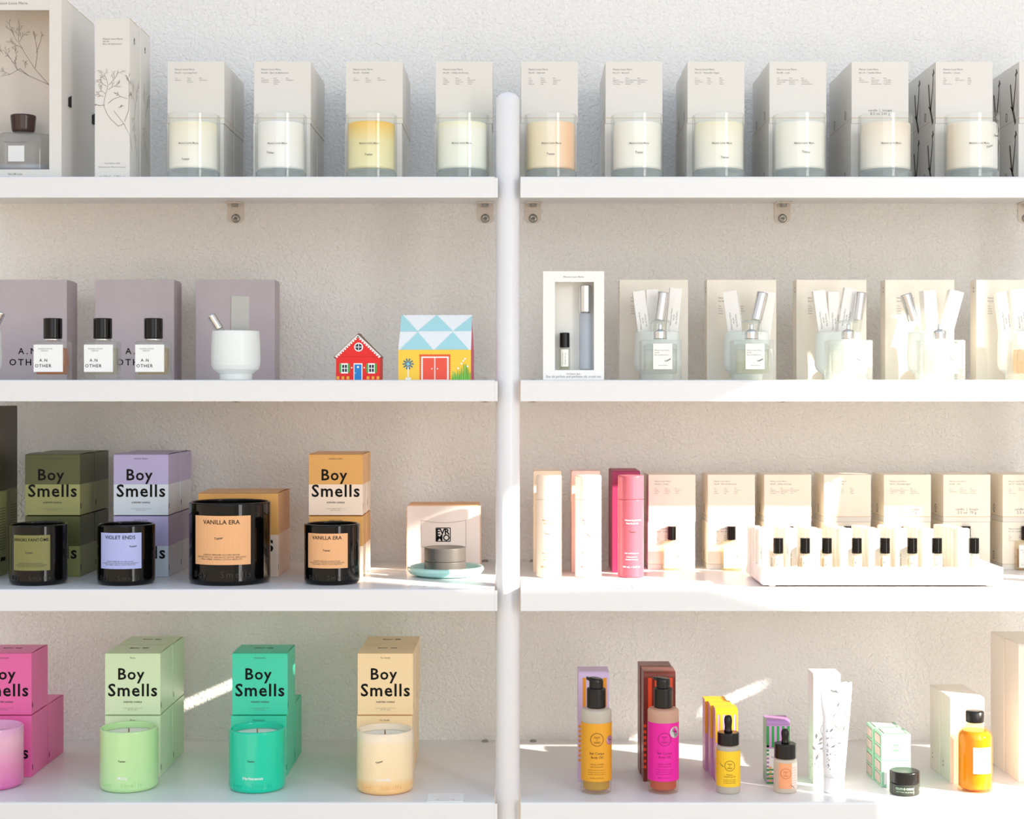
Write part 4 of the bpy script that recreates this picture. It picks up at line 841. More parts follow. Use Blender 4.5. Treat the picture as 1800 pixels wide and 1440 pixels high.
# lowest shelf
pk_c = gloss('pink_carton', (232, 106, 172)); mt_c = gloss('mint_green_carton', (214, 234, 196)); te_c = gloss('teal_carton', (66, 216, 180)); va_c = gloss('vanilla_carton', (250, 222, 176))
Y4 = Yb(4, 1366.5)
carton_stack(-42, Y4, 4, WB, D, HB, pk_c, pk_c, 'bright pink candle box', 'pink candle boxes', 'Rose Latte', 2, rear_levs=(0,), mark=True)
carton_stack(184.5, Y4, 4, WB, D, HB, mt_c, mt_c, 'mint green candle box', 'mint green candle boxes', 'Minty', 2, mark=True)
carton_stack(407.5, Y4, 4, WB, D, HB, te_c, te_c, 'teal green candle box', 'teal candle boxes', 'Herbaceous', 2, dxs=(-0.0015, 0.0005), rear_levs=(0,), mark=True)
carton_stack(628, Y4, 4, WB, D, HB, va_c, va_c, 'vanilla cream candle box', 'vanilla candle boxes', 'Tia Vanilla', 2, dxs=(-0.0008, 0.0005), mark=True)
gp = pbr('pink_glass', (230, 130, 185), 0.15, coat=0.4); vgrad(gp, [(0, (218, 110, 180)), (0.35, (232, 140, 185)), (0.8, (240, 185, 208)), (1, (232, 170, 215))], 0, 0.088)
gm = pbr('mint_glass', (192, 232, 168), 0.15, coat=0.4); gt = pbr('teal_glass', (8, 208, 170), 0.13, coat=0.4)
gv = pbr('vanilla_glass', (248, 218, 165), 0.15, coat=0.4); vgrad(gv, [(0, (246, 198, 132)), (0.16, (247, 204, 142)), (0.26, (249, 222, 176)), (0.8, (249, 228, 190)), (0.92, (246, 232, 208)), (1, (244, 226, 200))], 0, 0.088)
gg = 'coloured glass jar candles'
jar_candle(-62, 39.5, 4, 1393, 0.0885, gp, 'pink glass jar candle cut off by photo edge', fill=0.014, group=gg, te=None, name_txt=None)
jar_candle(176, 277, 4, 1396, 0.0885, gm, 'mint green glass jar candle', fill=0.009, group=gg, te=(214, 1340, 0.0), name_txt=('Minty', 215, 1370.5, 0.014))
jar_candle(403, 501.5, 4, 1397, 0.0885, gt, 'teal green glass jar candle', fill=0.009, group=gg, te=(441, 1340, 0.0), name_txt=('Herbaceous', 444, 1371, 0.030))
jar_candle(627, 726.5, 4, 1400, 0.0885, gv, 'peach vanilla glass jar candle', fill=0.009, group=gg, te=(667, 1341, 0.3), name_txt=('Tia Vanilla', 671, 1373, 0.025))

# ---------------------------------------------------------------- third shelf: pale pink box, dish, dark jar
Ye = 2.530; t = thing('skincare_box', 'pale pink box with square letter emblem behind mint dish', 'box', ((X(714.7, Ye) + X(845, Ye)) / 2, Ye, S(3)))
we = X(845, Ye) - X(714.7, Ye); he = 0.1025; pkp = pbr('pale_pink_card', (242, 226, 220), 0.5)
b = MB(); b.bands(we, 0.075, [(0, he - 0.0012, pkp)]); b.build('carton', t, bevel=0.0007)
b = MB(); b.box(-we / 2 + 0.0035, we / 2 - 0.0035, 0.0002, 0.074, he - 0.0012, he + 0.0004, pbr('apricot_glow', (232, 180, 130), 0.5)); b.build('lid', t, label='lid flap tinted apricot like light glowing through card')
b = MB(); mp = front(); u = lambda px: (px - 779.85) * Ye / F; v = lambda py: Z(py, Ye) - ZC - SZ[3]
b.quad(-we / 2, -we / 2 + 0.0012, 0, he - 0.002, pbr('apricot_glow', (232, 180, 130)), mp); b.quad(we / 2 - 0.0012, we / 2, 0, he - 0.002, pbr('apricot_glow', (232, 180, 130)), mp)  # apricot edges painted in for light glowing through the card
for a, c in ((((740.5), 915), (740.5, 962)), ((740.5, 962), (819, 962)), ((819, 962), (819, 914.5))): b.stroke([(u(a[0]), v(a[1])), (u(c[0]), v(c[1]))], 0.0005, 0.0005, M_inkg, mp)
b.stroke([(u(740.5 + i * 7.85), v(915 + 4.5 * math.sin(math.pi * i / 10))) for i in range(11)], 0.0005, 0.0005, M_inkg, mp)
s0, s1, t0, t1 = u(766.5), u(791.5), v(952), v(928.5)
for a, c in (((s0, t0), (s1, t0)), ((s1, t0), (s1, t1)), ((s1, t1), (s0, t1)), ((s0, t1), (s0, t0))): b.stroke([a, c], 0.0013, 0.0013, M_ink, mp)
b.text('EVR', (s0 + s1) / 2, (t0 + t1) / 2 + 0.0004, (s1 - s0) * 0.94, M_ink, mp, spacing=0.9, bold=0.03); b.text('MO', (s0 + s1) / 2, t0 + 0.001, (s1 - s0) * 0.94, M_ink, mp, spacing=0.95, bold=0.02)
b.build('lettering', t)
Yq = 2.452; rd = 0.0592; t = thing('glass_dish', 'round mint glass dish with a thick rim under dark jar', 'dish', (X(783.3, Yq), Yq, S(3)))
M_dish = pbr('mint_glass_dish', (178, 226, 220), 0.1, coat=0.5, sss=0.2)
b = MB(); b.lathe([(rd * 0.62, 0), (rd * 0.80, 0.001), (rd * 0.93, 0.004), (rd, 0.009), (rd * 0.995, 0.0125), (rd * 0.965, 0.0148), (rd * 0.92, 0.0135), (rd * 0.86, 0.008), (rd * 0.7, 0.0052), (0.001, 0.005)], M_dish, 72); b.build('dish', t)
t = thing('dark_cream_jar', 'dark grey round jar with hollowed lid standing on mint dish', 'jar', (X(782.5, Yq), Yq, S(3) + 0.0052))
rj = 0.0320; M_dj = pbr('charcoal_plastic', (84, 80, 77), 0.45); b = MB(); b.lathe([(rj - 0.001, 0), (rj, 0.001), (rj, 0.0165), (rj - 0.0006, 0.0172)], M_dj, 56); b.build('jar_body', t)
b = MB(); b.lathe([(rj - 0.0006, 0.0174), (rj, 0.018), (rj, 0.0375), (rj - 0.001, 0.0385), (rj * 0.88, 0.0372), (rj * 0.5, 0.0345), (0.001, 0.034)], M_dj, 56); b.build('lid', t)

# shelf cards
def card(px0, px1, py0, py1, k, label, lines, ink):
    Y0, Y1 = Yb(k, py1), Yb(k, py0); Ym = (Y0 + Y1) / 2; x0, x1 = X(px0, Ym), X(px1, Ym)
    t = thing('shelf_card', label, 'card', ((x0 + x1) / 2, Y0, S(k)), group='small printed cards lying on the shelves'); w, d = x1 - x0, Y1 - Y0
    b = MB(); b.box(-w / 2, w / 2, 0, d, 0, 0.0006, M_paper); b.build('card_sheet', t)
    b = MB(); mp = topside(0.0006)
    for r in range(lines): b.text('Tester hygiene policy please use tester only' if r == 0 else 'do not open the boxes thank you', 0, d * (0.72 - 0.2 * r), w * 0.8, ink, mp)
    b.ring(0, d * 0.2, d * 0.12, 0.0005, ink, mp, sx=2.2); b.build('lettering', t)
Mpi = pbr('ink_pink', (226, 150, 160), 0.6)
card(752, 815, 1395.5, 1410, 4, 'small white card with pink print on the lowest shelf', 2, Mpi)
card(722, 744, 1027, 1033.5, 3, 'small beige card tip lying in front of mint dish', 1, pbr('ink_beige', (210, 180, 160)))
card(747, 812, 1028.5, 1034, 3, 'wider flat card lying in front of mint dish', 1, Mpi)
card(1112, 1152, 1029, 1034, 3, 'small white card lying near magenta bottle', 1, Mpi)

# ---------------------------------------------------------------- third shelf: tubes, small cream boxes, tray
M_pb = pbr('peach_bottle', (250, 232, 214), 0.35); M_pbx = pbr('peach_cream_card', (246, 228, 205), 0.5)
M_kb = pbr('blush_bottle', (250, 226, 216), 0.35); M_kbx = pbr('blush_card', (246, 214, 204), 0.5)
M_mb = pbr('magenta_bottle', (186, 92, 108), 0.3); M_mbx = pbr('magenta_card', (156, 48, 92), 0.45)
def tube_bottle(px0, px1, px_bx, m, mbx, wbx, ink, label, bl, te, twins=1):
    yf = Yb(3, 1016.5); r = (px1 - px0) / 2 * yf / F * 1.01; Yc = yf + r; x = X((px0 + px1) / 2, Yc); h = 0.1555
    t = thing('body_mist_bottle', label, 'bottle', (x, Yc, S(3)), group='tall cylindrical mist bottles')
    b = MB(); b.lathe([(r - 0.001, 0), (r, 0.001), (r, 0.1180), (r - 0.0008, 0.1185)], m, 48); b.build('bottle_body', t)
    b = MB(); b.lathe([(r - 0.0008, 0.1187), (r, 0.1192), (r, h - 0.002), (r - 0.001, h - 0.0005), (r * 0.5, h)], m, 48); b.build('cap', t)
    b = MB(); mp = wrap(r)
    b.text(mk, 0.003, 0.0865, 0.0265, ink, mp, bold=0.03); b.text('Pied de Poule', 0.001, 0.0815, 0.019, ink, mp, bold=0.03); tester(b, te[0], te[1], mp, te[2], 0.010, M_inkd)
    b.text('Hair and Body mist', 0.0, 0.0365, 0.022, ink, mp, bold=0.03); b.text('Brume pour le', 0.0, 0.0310, 0.016, ink, mp, bold=0.03); b.text('cheveux et corps', 0.0, 0.0272, 0.019, ink, mp, bold=0.03); b.text('100 mL – 3.4 fl oz', 0.0, 0.0155, 0.028, ink, mp, bold=0.03)
    b.build('lettering', t)
    yb = Yb(3, 1007)
    for k in range(twins):
        t = thing('tall_mist_box', bl[k], 'box', (X(px_bx, yb) + wbx / 2 + (-0.0008, 0.0002)[k] * k, yb + k * 0.048, S(3)), group='tall mist boxes')
        b = MB(); b.bands(wbx, 0.0465, [(0, 0.1580, mbx)]); b.build('carton', t, bevel=0.0008)
        b = MB(); b.box(-wbx / 2 + 0.0012, wbx / 2 - 0.0012, 0.0003, 0.044, 0.158, 0.1590, mbx); b.build('lid', t, bevel=0.0004)
tube_bottle(942.5, 987, 937.5, M_pb, M_pbx, 0.0440, pbr('ink_peach', (235, 150, 110)), 'pale peach cylindrical mist bottle beside the post', ['cream box behind the pale peach mist bottle'], (-0.003, 0.066, -0.1))
tube_bottle(1011, 1057, 1004.5, M_kb, M_kbx, 0.0450, pbr('ink_blush', (235, 150, 150)), 'blush white cylindrical mist bottle, middle of the three', ['blush pink box behind the middle mist bottle'], (-0.001, 0.064, -0.6))
tube_bottle(1086, 1131.5, 1076, M_mb, M_mbx, 0.0440, M_inkw, 'magenta pink cylindrical mist bottle', ['magenta box directly behind the magenta mist bottle', 'magenta box at the back, hidden behind its twin'], (0.001, 0.0685, -0.05), 2)

YS = 2.535; ws_ = 0.0750; hs_ = 0.0752
names3 = ['Antidris – Cassis', 'No.04 – Bois de Balincourt', 'No.09 – Vallée de Farney', 'No.12 – Bousval', 'No.13 – Nouvelle Vague', 'No.08 – Lulu', 'No.10 – Vanille Infinie']
wh3 = ['next to magenta boxes', 'second from magenta boxes', 'third from magenta boxes', 'fourth from magenta boxes', 'fifth from magenta boxes', 'sixth from magenta boxes', 'at the photo edge']
for k, (px, l2) in enumerate(zip((1139, 1243.5, 1342.7, 1447.6, 1553, 1657.6, 1762), names3)):
    x = X(px, YS) + ws_ / 2
    for lev in (0, 1):
        candle_box(x + (0.0008 if lev else 0), YS + 0.001 * lev, S(3) + lev * (hs_ + 0.0003), ws_, 0.081, hs_, f'small cream box, {("lower", "upper")[lev]} of stack {wh3[k]} on marble-tray shelf',
                   'small cream candle boxes on the third shelf', (mk, l2, stacks1[k + 3][2]), 'mark' if k > 0 else None, m=M_creamw, size_line='2.5 oz  70 g' if k in (4, 5, 6) else None)

# perfume oils standing before the small boxes
def oil_bottle(pxc, label, liquid=None, py=1003):
    Yf = Yb(3, py); w = 0.0325; d = 0.017
    t = thing('perfume_oil_bottle', label, 'bottle', (X(pxc, Yf), Yf + d / 2, S(3)), group='black-capped perfume oil bottles before small cream boxes')
    h = 0.0455; b = MB(); o = rrect(w, d, 0.003); b.loft([(o, 0), (o, h - 0.002), (rrect(w - 0.003, d - 0.003, 0.003), h), (rrect(0.010, 0.010, 0.0049), h + 0.0006), (rrect(0.010, 0.010, 0.0049), h + 0.002)], M_bglassW); b.build('glass_body', t)
    b = MB(); b.loft([(rrect(w - 0.007, d - 0.007, 0.002), 0.004), (rrect(w - 0.007, d - 0.007, 0.002), h - 0.012)], liquid or M_pliq[1]); b.build('liquid', t)
    b = MB(); b.box(-w / 2 + 0.003, w / 2 - 0.003, -d / 2 - 0.0004, -d / 2 - 0.0001, 0.004, h - 0.006, M_label); b.build('label', t)
    b = MB(); mp = front(-d / 2 - 0.0004); b.text(mk, 0, 0.031, 0.022, M_inkg, mp); b.text('Perfume Oil', 0, 0.027, 0.014, M_inkg, mp); b.text('Tester', 0.007, 0.022, 0.008, M_inkd, mp, rot=-0.9, bold=0.03); b.text('15 mL – .5 fl oz', 0, 0.008, 0.019, M_inkg, mp); b.build('lettering', t)
    b = MB(); r = 0.0069; b.lathe([(r - .0004, h + 0.002), (r, h + 0.0025), (r, h + 0.0232), (r - .0005, h + 0.0238)], M_black, 28); b.build('cap', t)
M_bglassW = clear('warm_perfume_glass', (248, 243, 228), body=0.2, bodycol=(244, 238, 220))
for px, s_ in ((1182, 'next to magenta mist bottle'), (1287, 'beside the marble tray corner'), (1389, 'behind the tray, first from its near corner'), (1492.5, 'behind the tray, second along it'), (1596.5, 'behind the tray, third along it'), (1701, 'behind the tray, fourth along it')):
    oil_bottle(px, 'flat perfume oil bottle with black cap, ' + s_)
oil_bottle(1806, 'flat perfume oil bottle with golden oil at photo edge', M_pliq[4])

# marble tray
Ytf, Ytr = 2.300, 2.455; tx0, tx1 = X(1338, Ytf) , X(1765, Ytf); wt, dt_ = tx1 - tx0, Ytr - Ytf
t = thing('marble_tray', 'white marble tray on small feet holding vials and cartons', 'tray', ((tx0 + tx1) / 2, (Ytf + Ytr) / 2, S(3)))
z0 = 0.0028; hr = 0.0285; th = 0.009; b = MB()
b.loft([(rrect(wt - 0.006, dt_ - 0.006, 0.004), z0), (rrect(wt, dt_, 0.005), z0 + 0.003), (rrect(wt, dt_, 0.005), hr - 0.001), (rrect(wt - 0.002, dt_ - 0.002, 0.005), hr), (rrect(wt - 2 * th, dt_ - 2 * th, 0.003), hr), (rrect(wt - 2 * th - 0.002, dt_ - 2 * th - 0.002, 0.003), z0 + 0.0065)], M_marble, smooth=False); b.build('tray', t, bevel=0.0006)
for sx in (-1, 1):
    for sy in (-1, 1): b = MB(); b.lathe([(0.0045, 0), (0.0055, 0.001), (0.0055, z0 + 0.0003)], M_marble, 20); b.build('foot', t, loc=(sx * (wt / 2 - 0.018), sy * (dt_ / 2 - 0.014), 0))
zt = S(3) + z0 + 0.0068
caps = [1368, 1415, 1453.5, 1506, 1555.5, 1603.5, 1647, 1712]
cfr = [1344, 1391, 1434, 1487, 1537, 1584, 1631, 1694]
nrow = [4, 4, 4, 5, 5, 5, 5, 6]
M_vc = pbr('vial_carton_card', (247, 240, 228), 0.5)
tes = [1.0, 0.35, 0.9, 0.0, -0.25, 0.5, 0.9, -0.8]
ordn = ['first', 'second', 'third', 'fourth', 'fifth', 'sixth', 'seventh', 'last']
for k in range(8):
    Yv = 2.3275; small_roller('roller_vial', f'black-capped roller vial in marble tray, {ordn[k]} counting away from the post', X(caps[k], Yv), Yv, zt, 0.0158, 0.0365, 0.0228,
                              M_pliq[4] if k in (1, 2, 4) else M_pliq[1], 'roller vials in the marble tray', te=tes[k], sq=False)
    Yc = 2.348; wv = 0.0175; dv = 0.0142
    for r in range(nrow[k]):
        yy = Yc + r * (dv + 0.0006); xx = X(cfr[k], Yc) - r * 0.0024 - (0.0008 if r % 2 else 0)
        lab_ = f'white vial carton in tray, {["front", "second", "third", "fourth", "fifth", "rearmost"][r]} of {ordn[k]} row counting away from post'
        t = thing('vial_carton', lab_, 'carton', (xx, yy, zt + 0.0001), group='vial cartons in the marble tray')
        b = MB(); hv = 0.0700 + 0.0006 * ((k + r) % 2); b.bands(wv, dv, [(0, hv, M_vc)]); b.build('carton', t, bevel=0.0005)
        b = MB(); b.box(-wv / 2 + 0.0006, wv / 2 - 0.0006, 0.0004, dv - 0.002, hv, hv + 0.0005, M_vc); b.build('lid', t)
        if r == 0:
            b = MB(); mv = lambda u_, v_, q: (-v_, -0.00025, u_)
            b.text(mk, 0.028, 0.0035, 0.030, M_inkg, mv); b.text('Perfume Oil', 0.024, -0.0005, 0.020, M_inkg, mv); b.build('lettering', t)

# ---------------------------------------------------------------- lowest shelf, oils and creams
def flap_box(x, y, k, w, d, h, m, label, group, stripes=None, cat='box', art=None, top=None, rz=0.0, z=0.0, side_m=None):
    """carton whose lid folds over the front edge in a soft curve"""
    t = thing('oil_box' if stripes else 'cream_carton', label, cat, (x, y, S(k) + z), rz, group)
    b = MB(); b.bands(w, d, [(0, h - 0.006, m)]); n = 6
    for i in range(n + 1): pass
    for sx in (-1, 1):
        P = [(0.0, h - 0.006)] + [(0.006 * (1 - math.cos(R(90 * i / n))), h - 0.006 + 0.006 * math.sin(R(90 * i / n))) for i in range(1, n + 1)] + [(d, h), (d, h - 0.006)]
        b.face([(sx * w / 2, q[0], q[1]) for q in (P if sx > 0 else P[::-1])], m)
    b.face([(-w / 2, d, h - 0.006), (-w / 2, d, h), (w / 2, d, h), (w / 2, d, h - 0.006)], m); b.build('carton', t)
    b = MB(); P = [(0.006 * (1 - math.cos(R(90 * i / n))) - 0.0003, h - 0.006 + 0.006 * math.sin(R(90 * i / n)) + 0.0003) for i in range(n + 1)] + [(d, h + 0.0003)]
    P = [(-0.0004, h - 0.0085)] + P
    for i in range(len(P) - 1): b.face([(-w / 2, *P[i]), (w / 2, *P[i]), (w / 2, *P[i + 1]), (-w / 2, *P[i + 1])], top or m, True)
    b.build('lid', t)
    return t
def badge(b, u, v, r, ink, mp):
    b.ring(u, v, r, r * 0.09, ink, mp, 32); b.text('OLIO', u, v + r * 0.22, r * 0.9, ink, mp, bold=0.02); b.text('E', u, v - r * 0.14, r * 0.14, ink, mp); b.text('OSSO', u, v - r * 0.58, r * 1.0, ink, mp, bold=0.02)
li = pbr('lilac_box_card', (214, 190, 228), 0.35); og = pbr('stripe_orange', (232, 150, 30), 0.4)
mar = pbr('maroon_card', (120, 36, 28), 0.35); rdo = pbr('stripe_red_orange', (232, 72, 30), 0.4); mbr = pbr('maroon_lid', (128, 62, 50), 0.3)
ylo = pbr('stripe_yellow', (250, 182, 30), 0.4); lil = pbr('pink_lilac_card', (226, 168, 214), 0.4)
grn = pbr('stripe_green', (60, 160, 84), 0.4); grs = pbr('pale_green_side', (150, 196, 150), 0.4); pur = pbr('purple_lid', (178, 132, 186), 0.3)
def stripes_on(t, w, h, spans, m, z0, z1, checks=None, extra=None):
    b = MB(); mp = front(0, 0.0006)
    for a, c in spans: b.quad(-w / 2 + a * w, -w / 2 + c * w, z0, z1, m, mp)
    if checks:
        zz0, zz1, n = checks
        for i in range(n): b.quad(-w / 2, -w / 2 + 0.09 * w, zz0 + (zz1 - zz0) * i / n, zz0 + (zz1 - zz0) * (i + 0.5) / n, m, mp)
    if extra: extra(b, mp)
    b.build('printed_stripes', t)
# 1 lilac/orange
ya = Yb(4, 1374.5); wa = (1070.5 - 1017) * ya / F; ha = 0.1640
t = flap_box(X(1017, ya) + wa / 2, ya, 4, wa, 0.045, ha, li, 'lilac box with orange stripes behind the orange-label pump bottle', 'body oil boxes', True)
stripes_on(t, wa, ha, [(0.14, 0.24), (0.36, 0.46), (0.58, 0.68), (0.81, 0.92)], og, 0.075, 0.155, (0.03, 0.088, 8))
# 2 maroon, two deep
for k in range(2):
    wb_ = (1187.5 - 1131) * ya / F
    t = flap_box(X(1131, ya) + wb_ / 2 - 0.0012 * k, ya + k * 0.047, 4, wb_, 0.046, ha, mar, ('maroon box with red stripes directly behind the magenta-label bottle', 'maroon box at the back behind its striped twin')[k], 'body oil boxes', True, top=mbr)
    if k == 0: stripes_on(t, wb_, ha, [(0.14, 0.26), (0.35, 0.47), (0.58, 0.70), (0.78, 0.91)], rdo, 0.075, 0.155, (0.02, 0.09, 8))
# 3 yellow/lilac, three deep
for k in range(3):
    yk = ya + k * 0.0335; wc = 0.0335
    t = flap_box(X(1257.5, ya) + wc / 2 - 0.0065 * k * 0.55, yk, 4, wc, 0.0325, 0.1085, lil, ('yellow and lilac striped box at the front of its row of three', 'yellow and lilac striped box, middle of its row of three', 'yellow and lilac striped box, rearmost of its row')[k], 'serum boxes', True, top=ylo)
    stripes_on(t, wc, 0.1085, [(0.0, 0.10), (0.20, 0.33), (0.45, 0.57), (0.70, 0.82), (0.93, 1.0)], ylo, 0.058, 0.1005, (0.01, 0.055, 6) if k == 0 else None)
# 4 green/purple
yg = Yb(4, 1378); wg = (1388 - 1347.5) * yg / F; hg = 0.0945
t = flap_box(X(1347.5, yg) + wg / 2, yg, 4, wg, 0.034, hg, grs, 'green and purple striped box behind the peach dropper bottle', 'serum boxes', True, top=pur)
def ex(b, mp):
    b.quad(-wg / 2, wg / 2, 0, hg - 0.0086, pbr('purple_stripe', (214, 164, 214), 0.4), front(0, 0.0003)); b.quad(-wg / 2, wg / 2, 0.012, 0.052, M_inkw, front(0, 0.0005))
    for i in range(8): b.quad(-wg / 2, -wg / 2 + 0.0036, 0.012 + i * 0.006, 0.015 + i * 0.006, grn if i > 4 else pur, mp)
    for i in range(4): b.quad(-wg / 2, wg / 2, 0.000 + i * 0.0065, 0.0025 + i * 0.0065, grn, front(0, 0.0007)); b.quad(-wg / 2 + 0.0035, -wg / 2 + 0.0075, 0.0028 + i * 0.0065, 0.0058 + i * 0.0065, pbr('stripe_apricot', (248, 186, 120)), front(0, 0.0007))
    b.text('Seriously', 0.004, 0.044, 0.020, M_inkg, front(0, 0.0008)); b.text('Natural Serum', 0.003, 0.038, 0.026, M_inkg, front(0, 0.0008))
stripes_on(t, wg, hg, [(0.0, 0.11), (0.22, 0.33), (0.44, 0.55), (0.66, 0.77), (0.88, 1.0)], grn, 0.054, hg - 0.009, None, ex)

M_frost = clear('frosted_glass', (250, 250, 244), body=0.82, bodycol=(246, 244, 232), rough=0.3)
M_frostl = clear('frosted_glass_low', (254, 253, 248), body=0.10, bodycol=(244, 238, 220), rough=0.3)
M_frostp = clear('frosted_pink_glass', (250, 228, 208), body=0.82, bodycol=(250, 216, 192), rough=0.3)
def pump_bottle(px0, px1, pyb, labm, liqm, glass, label, te, ink, bottom):
    Yf = Yb(4, pyb); r = (px1 - px0) / 2 * Yf / F * 1.008; Yc = Yf + r; x = X((px0 + px1) / 2, Yc); t = thing('pump_bottle', label, 'bottle', (x, Yc, S(4)), group='black pump body oil bottles')
    h = 0.1225
    b = MB(); b.lathe([(r - 0.003, 0), (r - 0.0008, 0.0008), (r, 0.003), (r, 0.0190), (r, h - 0.0035), (r - 0.0025, h - 0.001), (0.0105, h)], [M_frostl] * 3 + [glass] * 4, 56, cap1=False); b.build('glass_body', t)
    b = MB(); ri = r - 0.0032; b.lathe([(ri - 0.002, 0.005), (ri, 0.007), (ri, 0.098)], liqm, 40); b.build('liquid', t)
    u1 = math.pi * r * 0.98; b = MB(); mp = wrap(r, 0.0003); b.quad(-u1, u1, 0.0190, 0.1030, labm, mp, 48); b.build('label', t)
    b = MB(); mq = wrap(r, 0.0006); badge(b, 0.0, 0.080, 0.0092, ink, mq)
    b.text('Bel Corpo', 0, 0.0585, 0.021, ink, mq, bold=0.01); b.text('Body Oil', 0, 0.0528, 0.017, ink, mq, bold=0.01); b.text('LIVE & LATHER', 0, 0.0432, 0.020, ink, mq); b.text('FOR YOUR BODY', 0, 0.0398, 0.019, ink, mq)
    for i in range(3): b.text('GRAPESEED AND ROSE HIP BODY OIL', 0, 0.0355 - i * 0.0032, 0.026, ink, mq)
    b.text('100 ML / 3.4 FL OZ', 0, 0.0235, 0.020, ink, mq); b.build('lettering', t)
    if te: b = MB(); b.disc(te[0], te[1], 0.0080 * te[2], pbr('foil_sticker', (225, 225, 228), 0.25, 0.8), wrap(r, 0.0009), 20); b.text('Tester', te[0], te[1], 0.010 * te[2], M_ink, wrap(r, 0.0012), rot=-0.1); b.build('foil_sticker', t, label='round silver tester sticker')
    hc = h + 0.0285; b = MB(); b.lathe([(0.0132, h + 0.0002), (0.0138, h + 0.001), (0.0138, hc - 0.001), (0.0128, hc), (0.010, hc)], M_blackp, 40); b.build('collar', t)
    b = MB(); n = 32; rp_ = 0.0103
    b.lathe([(rp_, hc), (rp_, hc + 0.009)], M_blackp, n, cap1=False)
    loops = []
    for i, (zz, s_) in enumerate(((hc + 0.009, 1.0), (hc + 0.0125, 1.0), (hc + 0.0145, 0.85))):
        loops.append([(a * s_, c * s_, zz + (-a * 0.12 if i else 0)) for a, c in circ(rp_, n)])
    b.loft(loops, M_blackp, cap0=False)
    b.loft([[(-0.006, -0.004, hc + 0.0085), (-0.006, 0.004, hc + 0.0085), (-0.006, 0.004, hc + 0.0145), (-0.006, -0.004, hc + 0.0145)], [(-0.0145, -0.0025, hc + 0.0125), (-0.0145, 0.0025, hc + 0.0125), (-0.0145, 0.0022, hc + 0.0165), (-0.0145, -0.0022, hc + 0.0165)]], M_blackp, smooth=False)
    b.build('pump_head', t)
pump_bottle(1021, 1075, 1398.5, pbr('mustard_label', (232, 164, 40), 0.4), clear('golden_oil', (246, 210, 60), body=0.8, bodycol=(240, 196, 30)), M_frost, 'pump bottle with orange-yellow label and golden oil', (0.021, 0.078, 0.85), pbr('ink_brown', (110, 66, 20)), None)
pump_bottle(1138.5, 1193, 1398, pbr('magenta_label', (232, 26, 160), 0.4), clear('red_oil', (246, 130, 50), body=0.8, bodycol=(244, 100, 34)), M_frostp, 'pump bottle with bright magenta label and red-orange oil', (0.0158, 0.090, 1.05), pbr('ink_plum', (150, 10, 100)), None)

def dropper(px0, px1, pyb, hb, hcap, hbulb, capr, labm, liqm, glass, label, wrapf, ink, two=None):
    Yf = Yb(4, pyb); r = (px1 - px0) / 2 * Yf / F * 1.006; Yc = Yf + r; x = X((px0 + px1) / 2, Yc); t = thing('dropper_bottle', label, 'bottle', (x, Yc, S(4)), group='black dropper serum bottles')
    b = MB(); b.lathe([(r - 0.002, 0), (r - 0.0005, 0.0008), (r, 0.0025), (r, hb - 0.003), (r - 0.002, hb - 0.0008), (r * 0.6, hb)], glass, 44, cap1=False); b.build('glass_body', t)
    b = MB(); b.lathe([(r - 0.004, 0.004), (r - 0.003, 0.006), (r - 0.003, hb - 0.010)], liqm, 32); b.build('liquid', t)
    b = MB(); mp = wrap(r); a0, a1 = wrapf; b.quad(a0 * r, a1 * r, hb * 0.155, hb * 0.90, labm, mp, 24)
    if two: b.quad(a1 * r, two[0] * r, hb * 0.155, hb * 0.90, two[1], mp, 16)
    b.build('label', t)
    b = MB(); mq = wrap(r, 0.0006); c0 = -0.002 if two else 0.0
    badge(b, c0, hb * 0.60, 0.0072, ink, mq)
    if two:
        for i in range(8): b.text('FACE SERUM', 0.0125, hb * (0.75 - 0.075 * i), 0.009, ink, mq)
    else:
        b.text('Nativa', 0, hb * 0.40, 0.009, ink, mq); b.text('Cleansing Oil', 0, hb * 0.36, 0.017, ink, mq)
        for i in range(3): b.text('NUTRIENT RICH SERUM', 0, hb * (0.30 - i * 0.035), 0.018, ink, mq)
    tester(b, (0.008 if two else -0.0125), hb * (0.20 if two else 0.60), mq, -0.6, 0.008, M_inkd); b.build('lettering', t)
    b = MB(); b.lathe([(capr - 0.0005, hb + 0.0004), (capr, hb + 0.001), (capr, hb + hcap - 0.0008), (capr - 0.001, hb + hcap), (0.006, hb + hcap)], M_blackp, 48); b.build('cap', t)
    b = MB(); z = hb + hcap; q = hbulb; b.lathe([(0.0062, z), (0.0056, z + 0.1 * q), (0.0050, z + 0.3 * q), (0.0056, z + 0.5 * q), (0.0060, z + 0.72 * q), (0.0050, z + 0.9 * q), (0.0030, z + 0.98 * q), (0.0008, z + q)], M_blackp, 28); b.build('rubber_bulb', t)
dropper(1259, 1301, 1397.5, 0.0690, 0.0182, 0.0245, 0.0157, pbr('yellow_label', (250, 204, 40), 0.4), clear('straw_oil', (244, 220, 150), body=0.6, bodycol=(240, 208, 130)), M_frost, 'dropper bottle with yellow label', (-2.9, 2.9), pbr('ink_brown', (110, 66, 20)))
dropper(1360, 1400.5, 1396.5, 0.0490, 0.0215, 0.0210, 0.0160, pbr('orange_label', (248, 168, 120), 0.4), clear('peach_serum', (250, 226, 206), body=0.5, bodycol=(250, 222, 196)), M_frost, 'short dropper bottle with half orange label', (-0.75, 0.42), pbr('ink_rust', (200, 100, 60)), (1.4, pbr('pale_peach_label', (250, 232, 220), 0.4)))

